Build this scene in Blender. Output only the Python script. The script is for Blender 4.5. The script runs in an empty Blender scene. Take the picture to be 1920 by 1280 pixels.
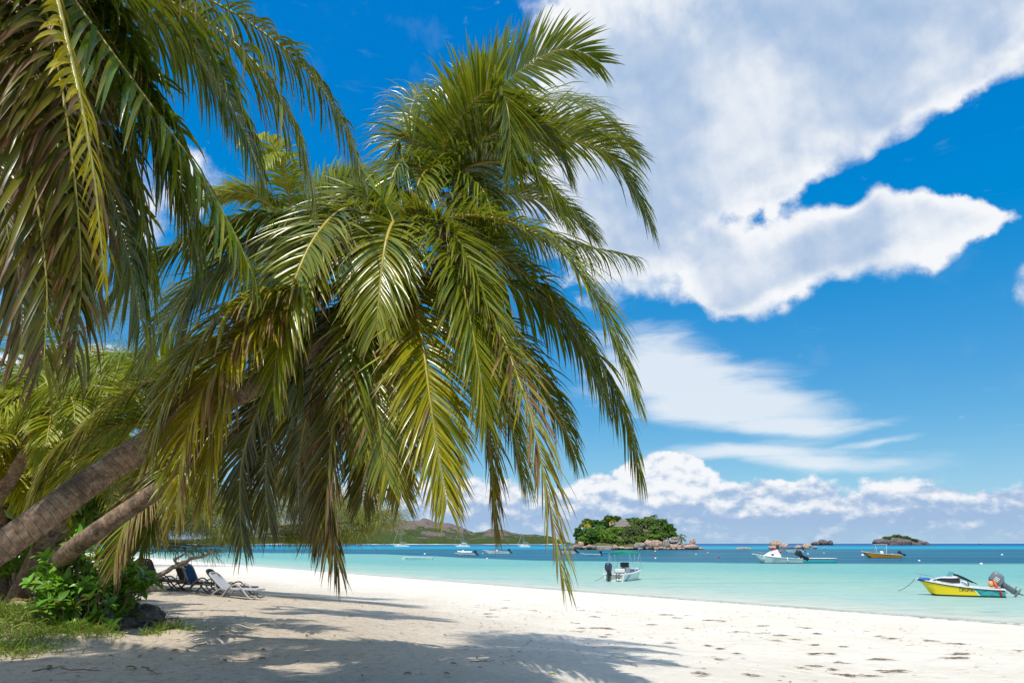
import bpy, math, random
import numpy as np
from mathutils import Vector, Matrix, noise as mnoise
R = math.radians
random.seed(7); rng = np.random.default_rng(7)
scn = bpy.context.scene
COL = scn.collection
# ------------------------------------------------------------------ camera
CAMH = 3.3; PITCH = math.atan((1018.5-640)/1280)
cd = bpy.data.cameras.new('camera'); cam = bpy.data.objects.new('camera', cd); COL.objects.link(cam)
cam.location = (0, 0, CAMH); cam.rotation_euler = (math.pi/2+PITCH, 0, 0)
cd.sensor_width = 36; cd.lens = 24; cd.clip_end = 60000; cd.clip_start = 0.1
scn.camera = cam
cp, sp = math.cos(PITCH), math.sin(PITCH)
def ray(px, py):
    a, b = px-960, 640-py
    return np.array([a, 1280*cp-b*sp, 1280*sp+b*cp])
def at(px, py, Y):                       # the point seen at a pixel, Y metres ahead
    d = ray(px, py); return np.array([0, 0, CAMH]) + d*(Y/d[1])
def at_z(px, py, z=0.0):
    d = ray(px, py); return np.array([0, 0, CAMH]) + d*((z-CAMH)/d[2])
def azel(px, py):
    d = ray(px, py); d = d/np.linalg.norm(d); return math.atan2(d[0], d[1]), math.asin(d[2])
# ------------------------------------------------------------------ sun, exposure
SUN_EL, SUN_AZ = 61.0, -166.0            # azimuth from +Y towards +X, where the sun stands
sd = bpy.data.lights.new('sun', 'SUN'); sun = bpy.data.objects.new('sun', sd); COL.objects.link(sun)
sd.energy = 4.2; sd.angle = R(0.53); sd.color = (1.0, 0.955, 0.88)
sv = Vector((math.sin(R(SUN_AZ))*math.cos(R(SUN_EL)), math.cos(R(SUN_AZ))*math.cos(R(SUN_EL)), math.sin(R(SUN_EL))))
sun.rotation_euler = sv.to_track_quat('Z', 'Y').to_euler(); sun.location = (0, -20, 60)
scn.view_settings.view_transform = 'Standard'; scn.view_settings.look = 'None'
scn.view_settings.exposure = 0.0; scn.view_settings.gamma = 1.0
scn.cycles.max_bounces = 6; scn.cycles.diffuse_bounces = 3; scn.cycles.glossy_bounces = 2
scn.cycles.transparent_max_bounces = 8; scn.cycles.caustics_reflective = False; scn.cycles.caustics_refractive = False
# ------------------------------------------------------------------ node helpers
class NT:
    def __init__(s, tree): s.t = tree; s.n = tree.nodes; s.l = tree.links; s.n.clear()
    def new(s, typ, **k):
        n = s.n.new(typ)
        for a, v in k.items(): setattr(n, a, v)
        return n
    def put(s, sock, v):
        if v is None: return
        if isinstance(v, bpy.types.NodeSocket): s.l.new(v, sock)
        else:
            if hasattr(sock.default_value, '__len__'):
                if not hasattr(v, '__len__'): v = (v,)*len(sock.default_value)
                v = tuple(v)
                if len(sock.default_value) == 4 and len(v) == 3: v = v+(1,)
            sock.default_value = v
    def m(s, op, a, b=None, c=None, clamp=False):
        n = s.new('ShaderNodeMath', operation=op, use_clamp=clamp)
        s.put(n.inputs[0], a); s.put(n.inputs[1], b)
        if c is not None: s.put(n.inputs[2], c)
        return n.outputs[0]
    def vm(s, op, a, b=None):
        n = s.new('ShaderNodeVectorMath', operation=op); s.put(n.inputs[0], a); s.put(n.inputs[1], b)
        return n.outputs['Value'] if op in ('LENGTH', 'DOT_PRODUCT') else n.outputs[0]
    def noise(s, vec, scale, detail=4, rough=0.5, dist=0.0, out=0):
        n = s.new('ShaderNodeTexNoise'); s.put(n.inputs['Vector'], vec); s.put(n.inputs['Scale'], scale)
        n.inputs['Detail'].default_value = detail; n.inputs['Roughness'].default_value = rough; n.inputs['Distortion'].default_value = dist
        return n.outputs[out]
    def voro(s, vec, scale, feat='F1', out='Distance', rnd=1.0):
        n = s.new('ShaderNodeTexVoronoi', feature=feat); s.put(n.inputs['Vector'], vec); s.put(n.inputs['Scale'], scale)
        n.inputs['Randomness'].default_value = rnd
        return n.outputs[out]
    def mapr(s, v, a, b, c=0.0, d=1.0, smooth=True):
        n = s.new('ShaderNodeMapRange', interpolation_type='SMOOTHSTEP' if smooth else 'LINEAR')
        s.put(n.inputs[0], v)
        for i, x in zip((1, 2, 3, 4), (a, b, c, d)): s.put(n.inputs[i], x)
        return n.outputs[0]
    def mix(s, f, a, b, mode='MIX'):
        n = s.new('ShaderNodeMix', data_type='RGBA', blend_type=mode)
        s.put(n.inputs[0], f); s.put(n.inputs[6], a); s.put(n.inputs[7], b)
        return n.outputs[2]
    def ramp(s, f, stops):
        n = s.new('ShaderNodeValToRGB'); s.put(n.inputs[0], f); e = n.color_ramp.elements
        while len(e) < len(stops): e.new(0.5)
        for q, (p, c) in zip(e, stops): q.position = p; q.color = tuple(c)+(1,)
        return n.outputs[0]
    def attr(s, name, out='Fac'):
        return s.new('ShaderNodeAttribute', attribute_name=name).outputs[out]
    def obj(s): return s.new('ShaderNodeTexCoord').outputs['Object']
    def pos(s): return s.new('ShaderNodeNewGeometry').outputs['Position']
    def xyz(s, v):
        n = s.new('ShaderNodeSeparateXYZ'); s.put(n.inputs[0], v); return n.outputs
    def comb(s, x, y, z):
        n = s.new('ShaderNodeCombineXYZ'); s.put(n.inputs[0], x); s.put(n.inputs[1], y); s.put(n.inputs[2], z); return n.outputs[0]
    def bump(s, h, strength=0.5, dist=0.02):
        n = s.new('ShaderNodeBump'); s.put(n.inputs['Height'], h); s.put(n.inputs['Strength'], strength); s.put(n.inputs['Distance'], dist)
        return n.outputs[0]
def lin(r, g, b):
    f = lambda c: c/255/12.92 if c <= 10 else ((c/255+0.055)/1.055)**2.4
    return (f(r), f(g), f(b))
# ------------------------------------------------------------------ world: Nishita sky with clouds by direction
world = bpy.data.worlds.new('World'); scn.world = world; world.use_nodes = True
W = NT(world.node_tree)
sky = W.new('ShaderNodeTexSky', sky_type='NISHITA'); sky.sun_disc = False
sky.sun_elevation = R(SUN_EL); sky.sun_rotation = R(SUN_AZ)
sky.air_density = 1.0; sky.dust_density = 0.4; sky.ozone_density = 4.0; sky.altitude = 0
K = 10.0                                  # background strength is 1/K
skyc = W.vm('MAXIMUM', W.vm('ADD', W.vm('MULTIPLY', sky.outputs[0], (0.9, 0.85, 0.42)), (-0.105*K, 0.080*K, 0.50*K)), (0.0, 0.0, 0.0))   # polarised, deep tropical blue
gen = W.new('ShaderNodeTexCoord').outputs['Generated']
d_ = W.vm('NORMALIZE', gen); x_, y_, z_ = W.xyz(d_)
az_ = W.m('ARCTAN2', x_, y_); el_ = W.m('ARCSINE', z_)
P0 = W.comb(az_, el_, 0.0)
def blob_field(P, blobs):
    tot = None
    for (px, py, rx, ry, w) in blobs:
        a, e = azel(px, py) if abs(px) > 7 else (px, py); k = 1/1300
        v = W.vm('MULTIPLY', W.vm('SUBTRACT', P, (a, e, 0)), (1/(rx*k), 1/(ry*k), 0))
        f = W.m('MULTIPLY', W.m('SUBTRACT', 1.0, W.vm('LENGTH', v), clamp=True), w)
        tot = f if tot is None else W.m('ADD', tot, f)
    return tot
def warp(P, scale, amp, stretch=(1, 1, 1)):
    c = W.noise(W.vm('MULTIPLY', P, stretch), scale, 3, 0.5, out=1)
    return W.vm('ADD', P, W.vm('MULTIPLY', W.vm('SUBTRACT', c, (.5, .5, .5)), (amp, amp, 0)))
big = [(1440, 60, 560, 300, 1.5), (1210, 300, 330, 210, 1.4), (1720, -20, 420, 200, 1.3), (1130, 120, 230, 170, .9), (1560, 190, 360, 170, 1.0),
       (1300, 470, 190, 120, .9), (1130, 420, 180, 170, 1.0), (1470, 480, 210, 100, 1.2), (1630, 440, 200, 95, 1.2), (1780, 432, 130, 46, .8), (1860, 428, 60, 26, .5), (1380, 530, 110, 70, 1.1),
       (1640, 385, 60, 50, .7), (1740, 385, 55, 40, .5), (1350, 575, 60, 40, .6), (1972, 550, 45, 55, .7), (700, 380, 90, 60, .6), (380, 320, 60, 80, .55), (180, 690, 160, 40, .6), (-500, 200, 600, 260, 1.2), (3200, 300, 500, 300, 1.2),
       (1890, 270, 220, 100, -1.3), (1720, 345, 150, 60, -.9), (1570, 360, 90, 45, -.8), (1400, 400, 60, 40, -.4), (2.6, .6, 900, 700, .9), (-2.4, .5, 1000, 700, .9), (1.5, 1.0, 900, 450, 1.4), (-1.4, 1.1, 800, 350, 1.3), (0.0, 1.62, 9000, 560, 1.6)]  # blobs given as az/el: unseen clouds added to whiten the fill light
streak = [(1290, 720, 260, 70, 1.0), (1400, 770, 250, 45, .9), (1220, 660, 190, 70, .8), (1520, 800, 180, 28, .7), (1380, 850, 260, 26, .8), (1540, 870, 150, 18, .6),
          (1660, 826, 90, 8, .5), (1700, 870, 300, 50, .25)]
low = [(1258, 882, 75, 42, 1.1), (1205, 895, 60, 36, .8), (1240, 905, 110, 55, 1.5), (1300, 900, 60, 45, 1.0), (1130, 930, 110, 50, 1.3), (1180, 960, 160, 45, 1.1), (1430, 935, 130, 40, 1.2), (1510, 930, 80, 42, 1.1), (1330, 950, 160, 40, 1.0), (1690, 920, 90, 30, .95), (1750, 950, 110, 34, 1.1),
       (1880, 965, 130, 34, 1.0), (1600, 965, 180, 34, .9), (1400, 990, 600, 34, .7), (860, 950, 240, 70, 1.1), (720, 940, 130, 60, 1.1), (700, 1000, 900, 36, .7), (2500, 950, 700, 60, 1), (-600, 950, 900, 70, 1)]
# big soft cumulus
Pw = warp(P0, 5.0, 0.10); Pw = warp(Pw, 22.0, 0.022)
f1 = blob_field(Pw, big)
n1 = W.noise(P0, 8.0, 9, 0.55); n1c = W.noise(P0, 6.5, 4, 0.45); n1b = W.noise(W.vm('ADD', P0, (0.008, 0.016, 0)), 8.0, 9, 0.55)
nm = W.noise(P0, 27.0, 7, 0.6)
fc = W.m('MINIMUM', f1, 0.95); amp = W.mapr(f1, 0.45, 1.2, 1.0, 0.25)
D1 = W.m('ADD', fc, W.m('ADD', W.m('MULTIPLY', W.m('MULTIPLY', W.m('SUBTRACT', n1, 0.5), 1.7), amp), W.m('MULTIPLY', W.m('MULTIPLY', W.m('SUBTRACT', nm, 0.5), 1.2), amp)))
c1 = W.m('MULTIPLY', W.mapr(D1, 0.02, W.mapr(n1c, .38, .60, .40, 1.0)), W.mapr(f1, -0.02, 0.16))
rel1 = W.m('MULTIPLY', W.m('MULTIPLY', W.m('SUBTRACT', n1, n1b), 0.9), W.mapr(f1, 0.5, 1.6, 1.0, .45))
b1 = W.m('SUBTRACT', W.m('ADD', 0.94, rel1), W.m('MULTIPLY', W.m('MULTIPLY', W.mapr(f1, 0.30, 1.4), W.mapr(n1c, .30, .60, .45, 1.0)), 0.29))
# thin streaks
Ps = warp(P0, 7.0, 0.05, (0.6, 1.6, 1)); 
f2 = blob_field(Ps, streak)
n2 = W.noise(W.vm('MULTIPLY', P0, (3.0, 13.0, 1)), 3.0, 7, 0.6, 0.5)
c2 = W.m('MULTIPLY', W.mapr(W.m('ADD', f2, W.m('MULTIPLY', W.m('SUBTRACT', n2, 0.5), 0.8)), 0.08, 0.75), 0.82)
# cumulus bank above the horizon
Pl = warp(P0, 30.0, 0.03); Pl = warp(Pl, 90.0, 0.008)
f3 = blob_field(Pl, low)
n3 = W.noise(W.vm('MULTIPLY', P0, (1, 1.5, 1)), 28.0, 9, 0.55); n3b = W.noise(W.vm('MULTIPLY', W.vm('ADD', P0, (-0.003, 0.009, 0)), (1, 1.5, 1)), 28.0, 6, 0.5)
D3 = W.m('ADD', f3, W.m('MULTIPLY', W.m('SUBTRACT', n3, 0.5), 0.9))
c3 = W.m('MULTIPLY', W.mapr(D3, 0.16, 0.5), W.mapr(el_, 0.0, 0.035, 0.55, 1.0))
rel3 = W.m('MULTIPLY', W.m('SUBTRACT', n3, n3b), 1.1)
b3 = W.m('ADD', W.m('ADD', 0.56, rel3), W.mapr(el_, 0.02, 0.095, 0.0, 0.36))
def ccol(b):
    return W.mix(W.mapr(b, 0.55, 0.95), tuple(K*v for v in (0.36, 0.51, 0.74)), tuple(K*v for v in (0.92, 0.94, 0.97)))
hz = W.mapr(el_, 0.0, 0.16, 0.55, 0.0)
skc = W.mix(W.m('MULTIPLY', hz, 0.6), skyc, tuple(K*v for v in (0.42, 0.66, 0.92)))
c = W.mix(c2, skc, tuple(K*v for v in (0.86, 0.91, 0.96)))
c = W.mix(c1, c, ccol(b1))
c = W.mix(c3, c, ccol(b3))
bg = W.new('ShaderNodeBackground'); W.put(bg.inputs[0], c); bg.inputs[1].default_value = 1/K
W.l.new(bg.outputs[0], W.new('ShaderNodeOutputWorld').inputs[0])
# ------------------------------------------------------------------ materials
def mat(name):
    m_ = bpy.data.materials.new(name); m_.use_nodes = True
    return m_, NT(m_.node_tree)
def finish(T, shader):
    T.l.new(shader, T.new('ShaderNodeOutputMaterial').inputs[0])
def principled(T, col, rough=0.6, spec=0.5, metal=0.0, normal=None):
    b = T.new('ShaderNodeBsdfPrincipled')
    T.put(b.inputs['Base Color'], col); T.put(b.inputs['Roughness'], rough); T.put(b.inputs['Specular IOR Level'], spec); T.put(b.inputs['Metallic'], metal)
    if normal is not None: T.put(b.inputs['Normal'], normal)
    return b.outputs[0]
def paint(name, rgb, rough=0.35, var=0.12, dirt=0.22, scale=3.0, metal=0.0, spec=0.5):
    m_, T = mat(name); o = T.obj(); n = T.noise(o, scale, 6, 0.6)
    c = T.mix(T.m('MULTIPLY', T.mapr(n, 0.35, 0.75), var), rgb, tuple(v*0.6 for v in rgb))
    n2 = T.noise(T.vm('MULTIPLY', o, (2, 2, 9)), scale*1.7, 6, 0.7)
    c = T.mix(T.m('MULTIPLY', T.mapr(n2, 0.55, 0.8), dirt), c, (0.22, 0.19, 0.15))
    finish(T, principled(T, c, T.mapr(n, 0.3, 0.7, rough*0.8, rough*1.3), spec, metal, T.bump(n2, 0.08, 0.01)))
    return m_
M = {}
M['white'] = paint('white_gelcoat', (0.80, 0.80, 0.78), 0.3)
M['offwhite'] = paint('offwhite_plastic', (0.74, 0.73, 0.70), 0.45)
M['palegreen'] = paint('pale_green_hull', (0.62, 0.74, 0.68), 0.35)
M['black'] = paint('black_paint', (0.02, 0.021, 0.026), 0.3, dirt=0.05)
M['navy'] = paint('navy_cowling', (0.03, 0.035, 0.075), 0.25, dirt=0.05)
M['grey'] = paint('grey_cowling', (0.16, 0.18, 0.21), 0.35, dirt=0.05)
M['teal'] = paint('teal_hull', (0.02, 0.30, 0.32), 0.4)
M['skyblue'] = paint('blue_hull', (0.10, 0.42, 0.75), 0.4)
M['bluecloth'] = paint('blue_cloth', (0.03, 0.14, 0.42), 0.85)
M['greencloth'] = paint('green_canopy_cloth', (0.005, 0.20, 0.14), 0.8, dirt=0.08)
M['orange'] = paint('orange_hull', (0.62, 0.27, 0.02), 0.35)
M['redorange'] = paint('orange_plastic', (0.80, 0.13, 0.03), 0.5)
M['ropeorange'] = paint('pale_orange_plastic', (0.85, 0.36, 0.10), 0.5)
M['red'] = paint('red_paint', (0.45, 0.02, 0.03), 0.45)
M['darkgreen'] = paint('antifouling_green', (0.01, 0.06, 0.05), 0.6)
M['steel'] = paint('steel_rail', (0.60, 0.61, 0.62), 0.25, metal=0.85)
M['brownplastic'] = paint('brown_resin', (0.085, 0.06, 0.048), 0.5, dirt=0.1)
M['whiteplastic'] = paint('white_resin', (0.40, 0.395, 0.41), 0.4, dirt=0.2)
M['slingblue'] = paint('blue_sling', (0.02, 0.09, 0.28), 0.8)
M['slingbrown'] = paint('brown_sling', (0.10, 0.075, 0.06), 0.85)
M['slinggrey'] = paint('grey_sling', (0.40, 0.40, 0.43), 0.85)
M['rope'] = paint('rope', (0.12, 0.13, 0.12), 0.9)
M['darkwin'] = paint('tinted_window', (0.015, 0.015, 0.02), 0.08, var=0.02, dirt=0.02)
M['wreck'] = paint('seat_cushion', (0.42, 0.05, 0.06), 0.7)
m_, T = mat('clear_screen')
g = T.new('ShaderNodeBsdfGlossy'); g.inputs['Roughness'].default_value = 0.05
tr = T.new('ShaderNodeBsdfTransparent'); tr.inputs[0].default_value = (0.80, 0.86, 0.88, 1)
mx = T.new('ShaderNodeMixShader'); mx.inputs[0].default_value = 0.25; T.l.new(tr.outputs[0], mx.inputs[1]); T.l.new(g.outputs[0], mx.inputs[2]); finish(T, mx.outputs[0]); M['screen'] = m_
# palm leaflet: colours ride on the 'leaf' attribute (r yellowing, g drying, b chance)
def leafmat(name, green, dark, yellow, dry, rough=0.34, trans=0.22, spec=0.5):
    m_, T = mat(name); a = T.new('ShaderNodeAttribute', attribute_name='leaf')
    r, g, b = T.xyz(a.outputs['Vector'])
    c = T.mix(b, dark, green); c = T.mix(r, c, yellow); c = T.mix(g, c, T.mix(b, tuple(v*0.5 for v in dry), dry))
    n = T.noise(T.obj(), 25, 3, 0.6)
    c = T.mix(T.m('MULTIPLY', T.mapr(n, 0.4, 0.7), 0.25), c, tuple(v*0.55 for v in green))
    p = principled(T, c, T.m('ADD', T.mapr(n, 0.3, 0.7, rough*0.85, rough*1.25), T.m('MULTIPLY', g, 0.25)), spec)
    t = T.new('ShaderNodeBsdfTranslucent'); T.put(t.inputs[0], T.mix(0.22, c, yellow))
    x = T.new('ShaderNodeMixShader'); x.inputs[0].default_value = trans
    T.l.new(p, x.inputs[1]); T.l.new(t.outputs[0], x.inputs[2]); finish(T, x.outputs[0]); M[name] = m_
leafmat('palm_leaf', (0.130, 0.235, 0.014), (0.048, 0.110, 0.010), (0.58, 0.47, 0.012), (0.36, 0.20, 0.07), 0.27, 0.32, 0.75)
leafmat('shaded_palm_leaf', (0.095, 0.120, 0.012), (0.036, 0.052, 0.007), (0.36, 0.27, 0.014), (0.17, 0.085, 0.028), 0.32, 0.2, 0.5)  # darker palm leaf: shade put into the colour of the hanging fronds
leafmat('young_palm_leaf', (0.15, 0.28, 0.016), (0.055, 0.13, 0.010), (0.52, 0.48, 0.012), (0.42, 0.27, 0.12), 0.36, 0.35)
leafmat('casuarina_needles', (0.17, 0.22, 0.035), (0.07, 0.11, 0.02), (0.33, 0.33, 0.04), (0.20, 0.14, 0.06), 0.6, 0.35)
leafmat('broad_leaf', (0.18, 0.42, 0.026), (0.075, 0.21, 0.016), (0.38, 0.48, 0.03), (0.30, 0.16, 0.05), 0.36, 0.3)
leafmat('tree_leaf', (0.13, 0.33, 0.02), (0.035, 0.11, 0.014), (0.26, 0.31, 0.045), (0.22, 0.21, 0.13), 0.5, 0.3, 0.4)
leafmat('grass_blade', (0.24, 0.38, 0.025), (0.10, 0.19, 0.016), (0.38, 0.40, 0.05), (0.38, 0.27, 0.12), 0.5, 0.3)
m_, T = mat('palm_midrib'); s_ = T.attr('along')
c = T.ramp(s_, [(0.0, (0.40, 0.27, 0.055)), (0.35, (0.42, 0.33, 0.05)), (1.0, (0.30, 0.30, 0.05))])
c = T.mix(T.m('MULTIPLY', T.mapr(T.noise(T.obj(), 9, 5), .45, .7), .5), c, (0.16, 0.12, 0.035))
finish(T, principled(T, c, 0.38)); M['midrib'] = m_
m_, T = mat('dry_midrib'); finish(T, principled(T, T.mix(T.noise(T.obj(), 7, 4), (0.10, 0.06, 0.03), (0.26, 0.17, 0.09)), 0.7)); M['drymid'] = m_
# coconut trunk
m_, T = mat('palm_bark'); s_ = T.attr('along'); o = T.obj()
w = T.noise(o, 2.2, 5, 0.6)
ph = T.m('ADD', T.m('MULTIPLY', s_, 15.0), T.m('ADD', T.m('MULTIPLY', w, 1.6), T.m('MULTIPLY', T.noise(o, 9.0, 4), .35)))
fr = T.m('FRACT', ph)
ring = T.m('MULTIPLY', T.mapr(fr, 0.0, 0.05), T.mapr(fr, 0.90, 1.0, 1.0, 0.0))
n = T.noise(T.vm('MULTIPLY', o, (1, 1, 1)), 14, 8, 0.68); n2 = T.noise(o, 3.0, 6, 0.65)
c = T.ramp(n, [(0.25, (0.085, 0.052, 0.032)), (0.5, (0.225, 0.150, 0.095)), (0.75, (0.43, 0.32, 0.215))])
c = T.mix(T.m('MULTIPLY', T.mapr(fr, .0, .22, 1, 0), T.mapr(T.noise(o, 7.0, 5), .42, .62, .0, .55)), c, (0.40, 0.325, 0.25))
c = T.mix(T.m('MULTIPLY', T.mapr(fr, .90, .99), T.mapr(T.noise(o, 5.0, 4), .42, .66, .0, .28)), c, (0.055, 0.038, 0.026))
c = T.mix(T.m('MULTIPLY', T.mapr(n2, 0.48, 0.62), 0.7), c, (0.05, 0.036, 0.026))
c = T.mix(T.m('MULTIPLY', T.mapr(T.noise(o, 5.5, 5, .6), 0.58, 0.72), 0.4), c, (0.45, 0.42, 0.37))
vv = T.new('ShaderNodeTexWave', wave_type='BANDS'); 
h = T.m('ADD', T.m('MULTIPLY', ring, 0.35), T.m('MULTIPLY', n, 0.9))
finish(T, principled(T, c, 0.85, 0.25, 0, T.bump(h, 0.9, 0.025))); M['bark'] = m_
m_, T = mat('tree_bark'); o = T.obj(); n = T.noise(T.vm('MULTIPLY', o, (3, 3, 1)), 6, 7, .65)
finish(T, principled(T, T.ramp(n, [(.3, (0.06, 0.045, 0.033)), (.55, (0.24, 0.18, 0.125)), (.8, (0.42, 0.34, 0.26))]), .85, .3, 0, T.bump(n, .6, .02))); M['branch'] = m_
m_, T = mat('sun_bleached_branch'); o = T.obj(); n = T.noise(T.vm('MULTIPLY', o, (2, 2, 2)), 6, 7, .65)
finish(T, principled(T, T.ramp(n, [(.3, (0.14, 0.10, 0.07)), (.5, (0.36, 0.28, 0.20)), (.75, (0.52, 0.43, 0.33))]), .85, .3, 0, T.bump(n, .5, .02))); M['bleached'] = m_
m_, T = mat('fibre_husk'); n = T.noise(T.vm('MULTIPLY', T.obj(), (6, 6, 1)), 8, 6, .7)
finish(T, principled(T, T.ramp(n, [(.3, (0.045, 0.025, 0.014)), (.6, (0.16, 0.09, 0.045)), (.85, (0.30, 0.18, 0.09))]), .9, .2, 0, T.bump(n, .8, .02))); M['husk'] = m_
def granite(name, a, b, cdark, scale):
    m_, T = mat(name); o = T.obj(); n = T.noise(o, scale, 8, .62); n2 = T.noise(o, scale*5, 6, .7); st = T.noise(T.vm('MULTIPLY', o, (1.6, 1.6, .35)), scale*1.8, 6, .6)
    cr = T.mapr(T.voro(T.vm('ADD', o, T.vm('MULTIPLY', T.noise(o, scale, 4, out=1), (1, 1, 1))), scale*.9, 'DISTANCE_TO_EDGE'), 0.0, 0.06, 1.0, 0.0)
    c = T.mix(T.mapr(n, .35, .65), a, b); c = T.mix(T.m('MULTIPLY', T.mapr(st, .50, .68), .75), c, cdark)
    c = T.mix(T.m('MULTIPLY', cr, .55), c, tuple(v*.4 for v in cdark)); c = T.mix(T.m('MULTIPLY', n2, .3), c, tuple(v*.6 for v in a))
    h = T.m('SUBTRACT', T.m('ADD', n, T.m('MULTIPLY', n2, .4)), T.m('MULTIPLY', cr, .5))
    finish(T, principled(T, c, .85, .25, 0, T.bump(h, .8, 1/scale*.25))); M[name] = m_
granite('granite_pink', (0.52, 0.33, 0.235), (0.60, 0.46, 0.37), (0.22, 0.155, 0.13), .5)
granite('granite_grey', (0.30, 0.255, 0.23), (0.42, 0.37, 0.34), (0.12, 0.10, 0.095), .5)
granite('granite_dark', (0.16, 0.125, 0.125), (0.24, 0.195, 0.185), (0.06, 0.05, 0.05), .25)
granite('earth_clod', (0.095, 0.072, 0.058), (0.19, 0.155, 0.13), (0.035, 0.028, 0.023), 4.0)
m_, T = mat('thatch'); o = T.obj(); n = T.noise(T.vm('MULTIPLY', o, (1, 1, .25)), 6, 6, .7)
finish(T, principled(T, T.ramp(n, [(.3, (0.12, 0.095, 0.085)), (.7, (0.33, 0.275, 0.25))]), .95, .1, 0, T.bump(n, .7, .1))); M['thatch'] = m_
m_, T = mat('seaweed_dry'); n = T.noise(T.obj(), 30, 5, .7)
finish(T, principled(T, T.ramp(n, [(.3, (0.10, 0.072, 0.05)), (.6, (0.24, 0.175, 0.115)), (.85, (0.42, 0.33, 0.24))]), .9, .2)); M['weed'] = m_
# ------------------------------------------------------------------ mesh helpers
def tag(o, label=None, cat=None, group=None, kind=None):
    if label: o['label'] = label
    if cat: o['category'] = cat
    if group: o['group'] = group
    if kind: o['kind'] = kind
    return o
def empty(name, loc, rz=0.0):
    o = bpy.data.objects.new(name, None); COL.objects.link(o); o.empty_display_size = .3
    o.location = tuple(loc); o.rotation_euler = (0, 0, rz); return o
def link_mesh(name, verts, faces, mats, parent=None, smooth=True, attrs=None, fmat=None):
    me = bpy.data.meshes.new(name)
    if isinstance(faces, np.ndarray) and faces.ndim == 2:
        verts = np.asarray(verts, dtype=np.float32); nf, k = faces.shape
        me.vertices.add(len(verts)); me.vertices.foreach_set('co', verts.ravel())
        me.loops.add(nf*k); me.loops.foreach_set('vertex_index', faces.astype(np.int32).ravel())
        me.polygons.add(nf); me.polygons.foreach_set('loop_start', np.arange(0, nf*k, k, dtype=np.int32))
        me.polygons.foreach_set('loop_total', np.full(nf, k, dtype=np.int32)); me.update(calc_edges=True)
    else:
        me.from_pydata([tuple(v) for v in verts], [], [tuple(f) for f in faces]); me.update()
    for m_ in (mats if isinstance(mats, (list, tuple)) else [mats]): me.materials.append(m_)
    me.polygons.foreach_set('use_smooth', np.full(len(me.polygons), smooth, dtype=bool))
    if fmat is not None: me.polygons.foreach_set('material_index', np.asarray(fmat, dtype=np.int32))
    for an, (typ, data) in (attrs or {}).items():
        a = me.attributes.new(an, typ, 'POINT')
        a.data.foreach_set('vector' if typ == 'FLOAT_VECTOR' else 'value', np.asarray(data, dtype=np.float32).ravel())
    o = bpy.data.objects.new(name, me); COL.objects.link(o)
    if parent is not None: o.parent = parent
    return o
def bez(pts, n):                                   # Catmull-Rom through pts, n samples
    P = np.asarray(pts, float)
    if len(P) == 2: return P[0]+(P[1]-P[0])*np.linspace(0, 1, n)[:, None]
    P = np.vstack([2*P[0]-P[1], P, 2*P[-1]-P[-2]]); out = []
    seg = np.linspace(0, len(P)-3-1e-9, n)
    for s in seg:
        i = int(s); t = s-i; a, b, c, d = P[i:i+4]
        out.append(.5*((2*b)+(-a+c)*t+(2*a-5*b+4*c-d)*t*t+(-a+3*b-3*c+d)*t**3))
    out = np.array(out)
    L = np.r_[0, np.cumsum(np.linalg.norm(np.diff(out, axis=0), axis=1))]; q = np.linspace(0, L[-1], n)
    return np.stack([np.interp(q, L, out[:, k]) for k in range(3)], 1)
def unit(v): 
    v = np.asarray(v, float); return v/np.maximum(np.linalg.norm(v, axis=-1, keepdims=True), 1e-9)
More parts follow.
